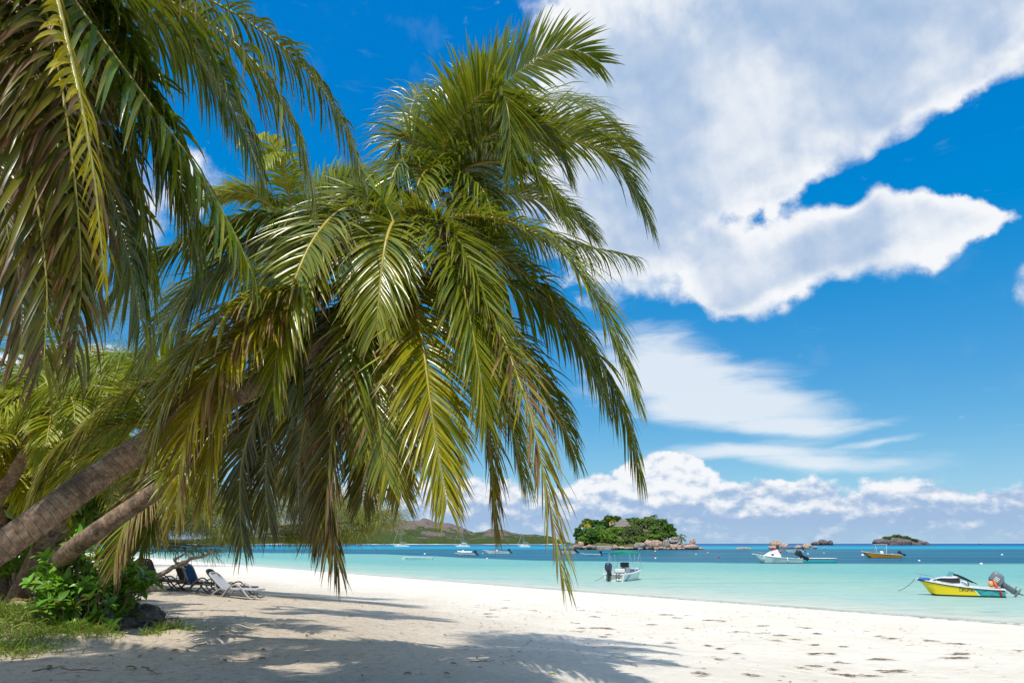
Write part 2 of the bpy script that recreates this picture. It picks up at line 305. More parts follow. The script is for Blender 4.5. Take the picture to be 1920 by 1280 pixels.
class MB:
    def __init__(s): s.v = []; s.f = []; s.m = []; s.mi = 0
    def add(s, v, f):
        o = len(s.v); s.v += [tuple(q) for q in v]; s.f += [tuple(i+o for i in q) for q in f]; s.m += [s.mi]*len(f); return s
    def box(s, x0, y0, z0, x1, y1, z1, bev=0.0):
        if bev <= 0:
            v = [(x, y, z) for x in (x0, x1) for y in (y0, y1) for z in (z0, z1)]
            return s.add(v, [(0, 1, 3, 2), (4, 6, 7, 5), (0, 4, 5, 1), (2, 3, 7, 6), (0, 2, 6, 4), (1, 5, 7, 3)])
        c = ((x0+x1)/2, (y0+y1)/2, (z0+z1)/2)
        return s.sup(c, ((x1-x0)/2, (y1-y0)/2, (z1-z0)/2), .25, .25, 16, 10)
    def sup(s, c, r, e1=1.0, e2=1.0, nu=14, nv=8, M_=None):        # superellipsoid
        def pw(a, e): return math.copysign(abs(a)**e, a)
        v = []; f = []
        for j in range(nv+1):
            b = -math.pi/2+math.pi*j/nv
            for i in range(nu):
                a = 2*math.pi*i/nu
                p = Vector((r[0]*pw(math.cos(b), e1)*pw(math.cos(a), e2), r[1]*pw(math.cos(b), e1)*pw(math.sin(a), e2), r[2]*pw(math.sin(b), e1)))
                if M_: p = M_ @ p
                v.append((c[0]+p[0], c[1]+p[1], c[2]+p[2]))
        for j in range(nv):
            for i in range(nu):
                f.append((j*nu+i, j*nu+(i+1) % nu, (j+1)*nu+(i+1) % nu, (j+1)*nu+i))
        return s.add(v, f)
    def tube(s, pts, r, seg=8, flat=1.0, caps=True):
        P = np.asarray(pts, float); n = len(P); rr = np.full(n, r) if np.isscalar(r) else np.interp(np.linspace(0, 1, n), np.linspace(0, 1, len(r)), r)
        T = unit(np.gradient(P, axis=0)); up = np.array([0, 0, 1.]) if abs(T[0][2]) < .9 else np.array([1., 0, 0])
        N = unit(np.cross(np.cross(T[0], up), T[0])); v = []; f = []
        for k in range(n):
            N = unit(N-np.dot(N, T[k])*T[k]); B = np.cross(T[k], N)
            for i in range(seg):
                a = 2*math.pi*i/seg; v.append(P[k]+rr[k]*(math.cos(a)*N*flat+math.sin(a)*B))
        for k in range(n-1):
            for i in range(seg): f.append((k*seg+i, k*seg+(i+1) % seg, (k+1)*seg+(i+1) % seg, (k+1)*seg+i))
        if caps: f += [tuple(range(seg))[::-1], tuple((n-1)*seg+i for i in range(seg))]
        return s.add(v, f)
    def loft(s, secs, closed=False, cap0=False, cap1=False):
        k = len(secs[0]); v = [p for q in secs for p in q]; f = []
        for a in range(len(secs)-1):
            for i in range(k if closed else k-1): f.append((a*k+i, a*k+(i+1) % k, (a+1)*k+(i+1) % k, (a+1)*k+i))
        if cap0: f.append(tuple(range(k))[::-1])
        if cap1: f.append(tuple((len(secs)-1)*k+i for i in range(k)))
        return s.add(v, f)
    def xf(s, M_): s.v = [tuple(M_ @ Vector(p)) for p in s.v]; return s
    def build(s, name, mats, parent=None, smooth=True):
        o = link_mesh(name, s.v, s.f, mats, parent, smooth, None, s.m if isinstance(mats, (list, tuple)) else None)
        if smooth:
            try: o.data.set_sharp_from_angle(angle=R(42))
            except Exception: pass
        return o
def copy_tree(o, parent=None):
    c = o.copy(); COL.objects.link(c)
    if parent is not None: c.parent = parent
    for ch in list(o.children): copy_tree(ch, c)
    return c
# value noise in numpy
def _h(ix, iy, s):
    n = (ix.astype(np.int64)*374761393+iy.astype(np.int64)*668265263+s*1442695041) & 0x7fffffff
    n = ((n ^ (n >> 13))*1274126177) & 0x7fffffff
    return ((n ^ (n >> 16)) & 0xffff)/65535.0
def vnoise(x, y, s=0):
    ix, iy = np.floor(x), np.floor(y); fx, fy = x-ix, y-iy; fx = fx*fx*(3-2*fx); fy = fy*fy*(3-2*fy)
    a, b, c, d = _h(ix, iy, s), _h(ix+1, iy, s), _h(ix, iy+1, s), _h(ix+1, iy+1, s)
    return (a*(1-fx)+b*fx)*(1-fy)+(c*(1-fx)+d*fx)*fy-.5
def fbm(x, y, s=0, o=4):
    t = 0; a = 1
    for k in range(o): t = t+a*vnoise(x*2**k, y*2**k, s+k); a *= .5
    return t
# ------------------------------------------------------------------ beach
_sh = [at_z(px, py) for px, py in ((1920, 1172), (1480, 1139), (1060, 1107), (640, 1074), (400, 1055), (320, 1048.5))]
_sh = np.array(sorted([(p[0], p[1]) for p in _sh]))
_e = _sh[0]+(_sh[0]-_sh[1])*40; _e2 = _sh[-1]+(_sh[-1]-_sh[-2])*60
SHX = np.r_[-25000, _e[0], _sh[:, 0], _e2[0], 26000]; SHY = np.r_[_e[1]+(_e[0]+25000)*.9, _e[1], _sh[:, 1], _e2[1], _e2[1]-(26000-_e2[0])*.7]
def shore(x, y):                                   # + inland, - out to sea, metres
    return (np.interp(x, SHX, SHY)-y)*.74
HUM = (-9.3, 13.6)
def gz(x, y):
    x = np.asarray(x, float); y = np.asarray(y, float); d = shore(x, y)+.7*fbm(x/9, y/9, 3, 2)*np.clip((60-np.hypot(x, y))/60, 0.15, 1)
    z = np.interp(d, [-2000, -40, -12, 0, 3, 10, 24, 35, 60, 300], [-3, -1.6, -.75, 0, .22, .45, .74, 1.55, 1.95, 2.2])
    near = np.clip(1-np.hypot(x, y)/60, 0, 1); dry = np.clip(d/3, 0, 1)
    z = z+dry*near*(.11*fbm(x/2.2, y/2.2, 11, 3)+.065*fbm(x/.6, y/.45, 21, 3))
    e = ((x-HUM[0])/4.6)**2+((y-HUM[1])/2.6)**2
    z = z+.42*np.exp(-e*1.3)*(1+.8*fbm(x/.8, y/.8, 31, 3))
    return z
def ground_px(px, py):
    z = 1.2
    for _ in range(30):
        p = at_z(px, py, z); z = float(gz(p[0], p[1]))
    return np.array([p[0], p[1], z])
def graded(lo, a, b, hi, step, g):
    mid = list(np.arange(a, b+step/2, step)); L = [a]; s = step
    while L[-1] > lo: s *= g; L.append(L[-1]-s)
    Rr = [b]; s = step
    while Rr[-1] < hi: s *= g; Rr.append(Rr[-1]+s)
    return np.array(L[:0:-1]+mid+Rr[1:])
def grid(xs, ys):
    X, Y = np.meshgrid(xs, ys); nx, ny = len(xs), len(ys)
    i = np.arange(nx*ny).reshape(ny, nx)
    F = np.stack([i[:-1, :-1], i[:-1, 1:], i[1:, 1:], i[1:, :-1]], -1).reshape(-1, 4)
    return X, Y, F
xs = graded(-24000, -11, 13, 24000, .14, 1.075); ys = graded(-300, 6.5, 20, 24000, .13, 1.07)
X, Y, F = grid(xs, ys); Z = gz(X, Y); D = shore(X, Y)
m_, T = mat('coral_sand'); d = T.attr('dist'); p = T.pos()
n = T.noise(p, .5, 6, .6); nf = T.noise(p, 7, 7, .65); ng = T.noise(p, 160, 3, .6); npx = T.noise(p, 2.2, 5, .6)
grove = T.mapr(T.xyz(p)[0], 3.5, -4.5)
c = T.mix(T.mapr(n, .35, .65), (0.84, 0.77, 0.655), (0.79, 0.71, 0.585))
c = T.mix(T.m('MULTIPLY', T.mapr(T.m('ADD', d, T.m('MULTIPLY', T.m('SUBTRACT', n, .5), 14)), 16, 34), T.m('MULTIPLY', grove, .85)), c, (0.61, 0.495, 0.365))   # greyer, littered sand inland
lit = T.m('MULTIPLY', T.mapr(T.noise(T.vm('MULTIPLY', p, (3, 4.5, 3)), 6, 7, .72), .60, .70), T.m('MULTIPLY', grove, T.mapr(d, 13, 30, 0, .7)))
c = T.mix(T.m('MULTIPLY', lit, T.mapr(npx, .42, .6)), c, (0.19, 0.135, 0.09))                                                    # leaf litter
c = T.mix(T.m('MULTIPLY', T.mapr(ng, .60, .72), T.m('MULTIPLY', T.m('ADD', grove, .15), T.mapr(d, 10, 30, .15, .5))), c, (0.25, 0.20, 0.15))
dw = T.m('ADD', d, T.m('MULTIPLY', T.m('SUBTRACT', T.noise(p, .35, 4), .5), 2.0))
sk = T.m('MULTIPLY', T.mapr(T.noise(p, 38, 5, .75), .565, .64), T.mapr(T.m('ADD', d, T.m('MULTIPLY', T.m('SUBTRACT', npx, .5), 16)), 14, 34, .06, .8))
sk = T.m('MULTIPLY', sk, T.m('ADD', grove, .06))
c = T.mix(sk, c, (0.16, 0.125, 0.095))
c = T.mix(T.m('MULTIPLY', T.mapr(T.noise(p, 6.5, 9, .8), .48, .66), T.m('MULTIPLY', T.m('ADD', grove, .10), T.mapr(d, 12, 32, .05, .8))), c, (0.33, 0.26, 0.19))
c = T.mix(T.mapr(dw, .5, 2.2, .42, 0.0), c, (0.60, 0.56, 0.47))                                                                # wet edge
wl = T.m('MULTIPLY', T.m('MULTIPLY', T.mapr(dw, 1.2, 1.7), T.mapr(dw, 1.9, 2.5, 1, 0)), T.mapr(T.noise(T.vm('MULTIPLY', p, (1, 1, 1)), 1.3, 8, .75), .53, .62))
c = T.mix(T.m('MULTIPLY', wl, .55), c, (0.16, 0.13, 0.10))
v = T.voro(T.vm('ADD', p, T.vm('MULTIPLY', T.noise(p, 2, 3, out=1), (.5, .5, 0))), 2.1, 'SMOOTH_F1')
h = T.m('ADD', T.m('ADD', T.m('MULTIPLY', nf, .55), T.m('MULTIPLY', T.mapr(v, 0, .45), .5)), T.m('MULTIPLY', ng, .10))
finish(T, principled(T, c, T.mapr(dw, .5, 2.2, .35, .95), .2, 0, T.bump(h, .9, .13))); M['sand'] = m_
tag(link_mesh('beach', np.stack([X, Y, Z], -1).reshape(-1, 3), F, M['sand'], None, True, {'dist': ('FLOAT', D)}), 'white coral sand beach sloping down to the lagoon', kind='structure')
# ------------------------------------------------------------------ lagoon
sgp = sorted([tuple(at_z(px, py)[:2]) for px, py in ((400, 1035), (720, 1038.7), (860, 1045), (1000, 1050.5), (1200, 1053), (1480, 1056), (1920, 1056.5))])
SGX = np.r_[-25000, [q[0] for q in sgp], 25000]; SGY = np.r_[9000, [q[1] for q in sgp], 30]
xs = graded(-24000, -60, 60, 24000, 2.0, 1.09); ys = graded(-60, 20, 130, 24000, 1.5, 1.06)
X, Y, F = grid(xs, ys); D = -shore(X, Y); SG = Y-np.interp(X, SGX, SGY)
m_, T = mat('lagoon_water'); d = T.attr('dist'); sg = T.attr('grassbed'); p = T.pos(); px_, py_, pz_ = T.xyz(p)
d0 = d; d = T.m('MULTIPLY', d, T.mapr(px_, -18, 14, 2.1, 1.0))                # the bed shelves faster on the left
lg = T.m('LOGARITHM', T.m('MAXIMUM', py_, 1.0), 10.0)
fo = T.m('MULTIPLY', T.m('MULTIPLY', T.mapr(T.m('ADD', d, T.m('MULTIPLY', T.m('SUBTRACT', T.noise(p, .25, 5), .5), 2.4)), -.2, .15), T.mapr(T.m('ADD', d, T.m('MULTIPLY', T.m('SUBTRACT', T.noise(p, .25, 5), .5), 2.4)), .3, 1.3, 1, 0)), T.mapr(T.noise(p, 3, 6, .7), .42, .58))
ps = T.comb(T.m('MULTIPLY', px_, .35), py_, 0.0)
n1 = T.noise(ps, .045, 6, .6); n2 = T.noise(T.comb(T.m('MULTIPLY', px_, .12), py_, 0.0), .22, 6, .65)
turq = T.ramp(T.mapr(T.m('ADD', d, T.m('MULTIPLY', T.m('SUBTRACT', n2, .5), 9)), 1, 58, 0, 1, False), [(0.0, (0.60, 0.585, 0.48)), (.06, (0.49, 0.535, 0.44)), (.18, (0.36, 0.50, 0.425)), (.5, (0.30, 0.475, 0.385)), (1.0, (0.175, 0.405, 0.365))])
turq = T.mix(T.m('MULTIPLY', T.mapr(n2, .54, .70), T.mapr(d, 2, 10, .15, .6)), turq, (0.13, 0.34, 0.325))       # cloudy patches over deeper sand
gr = T.mapr(T.m('ADD', sg, T.m('ADD', T.m('MULTIPLY', T.m('SUBTRACT', n2, .5), 20), T.m('MULTIPLY', T.m('SUBTRACT', n1, .5), 22))), -3, 5)
teal = T.mix(T.mapr(n1, .35, .65), (0.018, 0.108, 0.175), (0.030, 0.160, 0.225))
c = T.mix(gr, turq, teal)
far = T.m('ADD', lg, T.m('MULTIPLY', T.m('SUBTRACT', n1, .5), .10))
c = T.mix(T.mapr(far, 2.60, 2.70), c, (0.006, 0.285, 0.42))
c = T.mix(T.mapr(far, 2.80, 3.15), c, (0.0, 0.105, 0.26))
c = T.mix(T.mapr(far, 3.3, 3.6), c, (0.0, 0.062, 0.19))
w1 = T.noise(T.comb(T.m('MULTIPLY', px_, .6), py_, 0.0), .9, 6, .62); w2 = T.noise(T.comb(T.m('MULTIPLY', px_, .5), py_, 0.0), 3.5, 5, .6)
nb = T.bump(T.m('ADD', w1, T.m('MULTIPLY', w2, .3)), .6, .22)
c = T.mix(T.m('MULTIPLY', T.mapr(w1, .42, .62), .32), c, T.vm('MULTIPLY', c, (.55, .74, .82)))
wd = T.m('MULTIPLY', T.mapr(T.noise(T.comb(T.m('MULTIPLY', px_, .22), py_, 0.0), 1.1, 5, .6), .60, .67), T.m('MULTIPLY', T.mapr(d, 1.2, 3), T.mapr(d, 7, 15, 1, 0)))
c = T.mix(T.m('MULTIPLY', wd, .55), c, (0.16, 0.27, 0.27))                   # drifting weed
c = T.mix(T.m('MULTIPLY', fo, .8), c, (.80, .80, .76))
df = T.new('ShaderNodeBsdfDiffuse'); T.put(df.inputs[0], c)
gl = T.new('ShaderNodeBsdfGlossy'); gl.inputs['Roughness'].default_value = .16; T.put(gl.inputs['Normal'], nb); gl.inputs[0].default_value = (.9, .95, 1, 1)
fz = T.new('ShaderNodeLayerWeight'); fz.inputs[0].default_value = .25; T.put(fz.inputs['Normal'], nb)
mx = T.new('ShaderNodeMixShader'); T.put(mx.inputs[0], T.m('ADD', .02, T.m('MULTIPLY', fz.outputs['Fresnel'], .16)))
T.l.new(df.outputs[0], mx.inputs[1]); T.l.new(gl.outputs[0], mx.inputs[2])
tr = T.new('ShaderNodeBsdfTransparent'); tr.inputs[0].default_value = (.93, .99, .97, 1)
foam = T.m('MULTIPLY', T.mapr(T.m('ADD', d, T.m('MULTIPLY', T.m('SUBTRACT', n2, .5), 2.5)), .0, .9, 1, 0), .35)
mt = T.new('ShaderNodeMixShader'); T.put(mt.inputs[0], T.mapr(T.m('ADD', d, T.m('MULTIPLY', T.m('SUBTRACT', n2, .5), 2.0)), -.8, 2.2, .9, 0.0))
T.l.new(mx.outputs[0], mt.inputs[1]); T.l.new(tr.outputs[0], mt.inputs[2]); T.l.new(T.m('MULTIPLY', T.mapr(T.m('ADD', d, T.m('MULTIPLY', T.m('SUBTRACT', n2, .5), 2.0)), -.8, 2.2, .9, 0.0), T.m('SUBTRACT', 1.0, T.m('MULTIPLY', fo, .85))), mt.inputs[0]); finish(T, mt.outputs[0]); M['water'] = m_
tag(link_mesh('lagoon_water', np.stack([X, Y, 0*X], -1).reshape(-1, 3), F, M['water'], None, True, {'dist': ('FLOAT', D), 'grassbed': ('FLOAT', SG)}), 'turquoise lagoon turning dark blue over the seagrass', kind='structure')
# ------------------------------------------------------------------ far hills across the bay
prof = [(60, 1012), (200, 1010), (330, 1011), (560, 1006), (640, 1000), (690, 992), (720, 986), (731, 978), (745, 974), (757, 972), (776, 978), (800, 976), (825, 981), (851, 984), (870, 989), (889, 998), (907, 996), (922, 992), (945, 994.5), (973, 1002), (1001, 1003), (1029, 1005), (1048, 1012), (1062, 1018)]
hx = np.array([at(a, b, 2900)[0] for a, b in prof]); hz_ = np.array([at(a, b, 2900)[2] for a, b in prof])
us = np.linspace(hx[0], hx[-1], 330); vs = np.linspace(0, 1.5, 46)
U, V = np.meshgrid(us, vs); yy = 2350+V*550+90*fbm(U/260, V*2, 5, 3)
rise = np.clip(V, 0, 1)**.62*np.where(V > 1, 1-(V-1)*1.2, 1)
zz = np.interp(U, hx, hz_)*rise
zz = zz+np.clip(V*5, 0, 1)*np.clip(zz/60, 0, 1)*(16*fbm(U/90, V*7, 41, 4)+7*fbm(U/24, V*26, 43, 3))
zz = np.where(V == 0, -2, zz)
i = np.arange(U.size).reshape(U.shape); F = np.stack([i[:-1, :-1], i[:-1, 1:], i[1:, 1:], i[1:, :-1]], -1).reshape(-1, 4)
m_, T = mat('forested_granite_hill'); p = T.pos(); pz = T.xyz(p)[2]
n = T.noise(p, .011, 9, .68); n2 = T.noise(p, .05, 6, .7); n3 = T.voro(p, .06, 'F1')
c = T.mix(n2, (0.035, 0.060, 0.022), (0.10, 0.135, 0.04))
rk = T.mix(n2, (0.13, 0.095, 0.09), (0.30, 0.235, 0.22))
c = T.mix(T.mapr(T.m('ADD', T.m('MULTIPLY', pz, .0125), T.m('MULTIPLY', T.m('SUBTRACT', n, .5), 3.4)), .40, .66), c, rk)
c = T.mix(T.m('MULTIPLY', T.mapr(n3, .0, .5, 1, 0), .35), c, (0.03, 0.038, 0.02))
finish(T, principled(T, c, .95, .05, 0, T.bump(T.m('ADD', n2, n3), 1.0, 12)))
tag(link_mesh('hills', np.stack([U, yy, zz], -1).reshape(-1, 3), F, m_, None, True), 'low green and brown rocky hills across the bay', kind='structure')
a = at_z(240, 1020.2)[0:2]; b = at_z(1062, 1020.2)[0:2]
us = np.linspace(at(240, 1018, 2330)[0], at(1060, 1018, 2330)[0], 90)
yb = 2338+30*fbm(us/150, us*0, 6, 3); V = [];
for k, (dy, z) in enumerate(((-45, -.3), (-20, 1.2), (10, 3.6), (60, 4.5))): V.append(np.stack([us, yb+dy, np.full_like(us, z)*np.clip(.45+1.6*fbm(us/70, us*0+k, 7, 3), .1, 1.2)], -1))
V = np.array(V); i = np.arange(4*90).reshape(4, 90); F = np.stack([i[:-1, :-1], i[:-1, 1:], i[1:, 1:], i[1:, :-1]], -1).reshape(-1, 4)
m_, T = mat('far_sand'); finish(T, principled(T, T.mix(T.noise(T.pos(), .03, 5), (0.75, 0.68, 0.58), (0.5, 0.43, 0.34)), .95, .1))
tag(link_mesh('far_beach', V.reshape(-1, 3), F, m_), 'thin pale beach at the foot of the far hills', kind='structure')
# ------------------------------------------------------------------ palms
def leaflets(base, dirn, nrm, length, width, droop, K=6, fold=.18, tint=None, brown=None, chance=None, twist=None, tip=0.25):
    n = len(base); P = base.copy(); d = unit(dirn); N = unit(nrm-(nrm*d).sum(1, keepdims=True)*d)
    wp = np.interp(np.linspace(0, 1, K+1), [0, .12, .35, .7, 1], [.55, .95, 1, .72, .05])
    V = np.zeros((n, K+1, 3, 3)); C = np.zeros((n, K+1, 3, 3)); g = np.array([0, 0, -1.])
    tw = np.zeros(n) if twist is None else twist
    for k in range(K+1):
        t = k/K; S = np.cross(d, N)
        if k: a = tw/K; S2 = S*np.cos(a)[:, None]+N*np.sin(a)[:, None]; N = np.cross(S2, d); S = S2
        w = (width*wp[k]*.5)[:, None]
        V[:, k, 0] = P-S*w+N*w*fold*2; V[:, k, 1] = P; V[:, k, 2] = P+S*w+N*w*fold*2
        br = np.clip((t-(1-brown))/.18+.0, 0, 1) if brown is not None else np.zeros(n)
        C[:, k, :, 0] = tint[:, None] if tint is not None else 0; C[:, k, :, 1] = br[:, None]; C[:, k, :, 2] = chance[:, None] if chance is not None else .5
        P = P+d*(length/K)[:, None]
        d = unit(d+g*(droop/K*(1+.9*t))[:, None]); N = unit(N-(N*d).sum(1, keepdims=True)*d)
    idx = np.arange(n*(K+1)*3).reshape(n, K+1, 3)
    F = np.stack([idx[:, :-1, :-1], idx[:, :-1, 1:], idx[:, 1:, 1:], idx[:, 1:, :-1]], -1).reshape(-1, 4)
    return V.reshape(-1, 3), F, C.reshape(-1, 3)
def frond(parent, ctrl, n=165, L=.85, w=.038, droop=1.0, roll=0.0, tint=.25, brown=.08, dead=0.0, vee=18, petiole=.10, rr=.026, twroll=0.0, ang=(62, 22), miss=.03, dtint=.12, label=None, mat_=None, K=6, name='frond', tipspread=1.0, side=None):
    """one frond: leaflet blade with the midrib as its child"""
    L = L*1.14; droop = droop*.85; O = np.array(parent.location); P = bez(ctrl, 64); T = unit(np.gradient(P, axis=0))
    S = np.cross(T[0], [0, 0, 1.]); S = S/np.linalg.norm(S) if np.linalg.norm(S) > .15 else np.array([1., 0, 0])
    if side is not None: S = np.asarray(side, float)
    SS = []
    for k in range(len(P)): S = unit(S-np.dot(S, T[k])*T[k]); SS.append(S)
    SS = np.array(SS); NN = np.cross(SS, T)
    ra = R(roll)+R(twroll)*np.linspace(0, 1, len(P))
    S2 = SS*np.cos(ra)[:, None]+NN*np.sin(ra)[:, None]; NN = np.cross(S2, T); SS = S2
    Ls = np.linalg.norm(np.diff(P, axis=0), axis=1).sum()
    parts = []
    for sg in (-1, 1):
        u = np.linspace(petiole, 1, n)+rng.normal(0, .3/n, n); u = np.clip(u, petiole, 1)
        u = u[rng.random(n) > miss]; q = u*(len(P)-1); i0 = np.clip(q.astype(int), 0, len(P)-2); fr = (q-i0)[:, None]
        ip = lambda A: A[i0]*(1-fr)+A[i0+1]*fr
        b, t, s, nn = ip(P), unit(ip(T)), unit(ip(SS)), unit(ip(NN)); uu = (u-petiole)/(1-petiole)
        a = R(1)*(np.interp(uu, [0, .5, 1], [ang[0], (ang[0]+ang[1])*.55, ang[1]])+rng.normal(0, 4, len(u)))
        v = R(1)*(vee*(1-uu*.5)+rng.normal(0, 9, len(u)))
        dr = np.cos(a)[:, None]*t+np.sin(a)[:, None]*(sg*s*np.cos(v)[:, None]+nn*np.sin(v)[:, None])
        ln = L*np.interp(uu, [0, .08, .3, .6, .85, 1], [.55, .78, 1, .95, .68, .42])*np.clip(rng.normal(1, .10, len(u)), .35, 1.25)*np.where(rng.random(len(u)) < .06, rng.uniform(.4, .8, len(u)), 1)
        wd = w*np.interp(uu, [0, .2, .7, 1], [.8, 1, .95, .55])*rng.normal(1, .1, len(u))
        dp = droop*np.clip(rng.normal(1, .28, len(u)), .2, 2)
        tn = np.clip(tint+rng.normal(0, dtint, len(u))+.10*uu, 0, 1); bz = np.clip(brown*rng.gamma(1.3, .9, len(u)), 0, 1.2)
        if dead > 0: bz = np.where(rng.random(len(u)) < dead*np.interp(uu, [0, .4, 1], [.6, 1, 1.2]), 1.3, bz)
        parts.append((b+sg*s*rr*.4, dr, nn, ln, wd, dp, tn, bz, rng.random(len(u)), rng.normal(0, .5, len(u))))
    # the end leaflets
    A = [np.concatenate([p[k] for p in parts]) for k in range(10)]
    V, F, C = leaflets(A[0], A[1], A[2], A[3], A[4], A[5], K, .18, A[6], A[7], A[8], A[9])
    o = link_mesh(name, V-O, F, mat_ or M['palm_leaf'], parent, True, {'leaf': ('FLOAT_VECTOR', C)})
    mb = MB(); mb.tube(P-O, [rr*1.5, rr*1.05, rr*.75, rr*.5, rr*.16], 7, .75)
    al = np.repeat(np.linspace(0, 1, len(P)), 7)
    mo = link_mesh('midrib', mb.v, mb.f, M['drymid'] if dead > .6 else M['midrib'], o, True, {'along': ('FLOAT', al)})
    if label: o['label'] = label
    return o
def trunk(parent, ctrl, radii, seg=22, ring=.105, name='trunk'):
    O = np.array(parent.location); P = bez(ctrl, 40); Ls = np.linalg.norm(np.diff(P, axis=0), axis=1).sum()
    n = max(40, int(Ls/.022)); P = bez(ctrl, n); s = np.linspace(0, Ls, n)
    r = np.interp(np.linspace(0, 1, n), np.linspace(0, 1, len(radii)), radii)
    f = (s/ring+.25*np.sin(s*3)) % 1; r = r*(1+.014*np.clip(1-f*3, 0, 1)-.008*(f > .88))
    P = P+np.stack([.01*np.sin(s*2.1), .01*np.cos(s*1.7), 0*s], 1)
    mb = MB(); mb.tube(P-O, list(r), seg)
    v = np.array(mb.v); k = np.repeat(np.arange(n), seg); cen = (P-O)[k]; an = np.tile(np.arange(seg), n)
    v = cen+(v-cen)*(1+.05*vnoise(an*.9, s[k]*5, 5)+.05*vnoise(an*.35, s[k]*.9, 6))[:, None]
    return link_mesh(name, v, mb.f, M['bark'], parent, True, {'along': ('FLOAT', s[k])})
def px3(pts, tweak=0):                             # (px, py, depth) list -> points in the world
    return [at(*p) for p in pts]
def arc(P, az, el, L, sag=1.0, n=7):               # a frond's spine that leaves the heart at az/el and bends over
    d = np.array([math.sin(az)*math.cos(el), math.cos(az)*math.cos(el), math.sin(el)]); p = np.array(P, float); out = [p.copy()]
    for k in range(n):
        p = p+d*L/n; out.append(p.copy()); d = d+np.array([0, 0, -sag/n*(1+k/n)]); d = d/np.linalg.norm(d)
    return out
def husk_heart(parent, P, r=.28, h=.55, axis=(0, 0, 1)):
    O = np.array(parent.location); mb = MB(); q = Vector(axis).to_track_quat('Z', 'Y').to_matrix()
    for k in range(9):
        a = k*2.4; mb.sup(tuple(np.array(P)-O+np.array(q @ Vector((r*.45*math.cos(a), r*.45*math.sin(a), h*.1*(k % 4-1.5))))), (r*.5, r*.45, h*.6), 1, 1, 9, 6, q)
    return mb.build('fibre_sheath', M['husk'], parent)
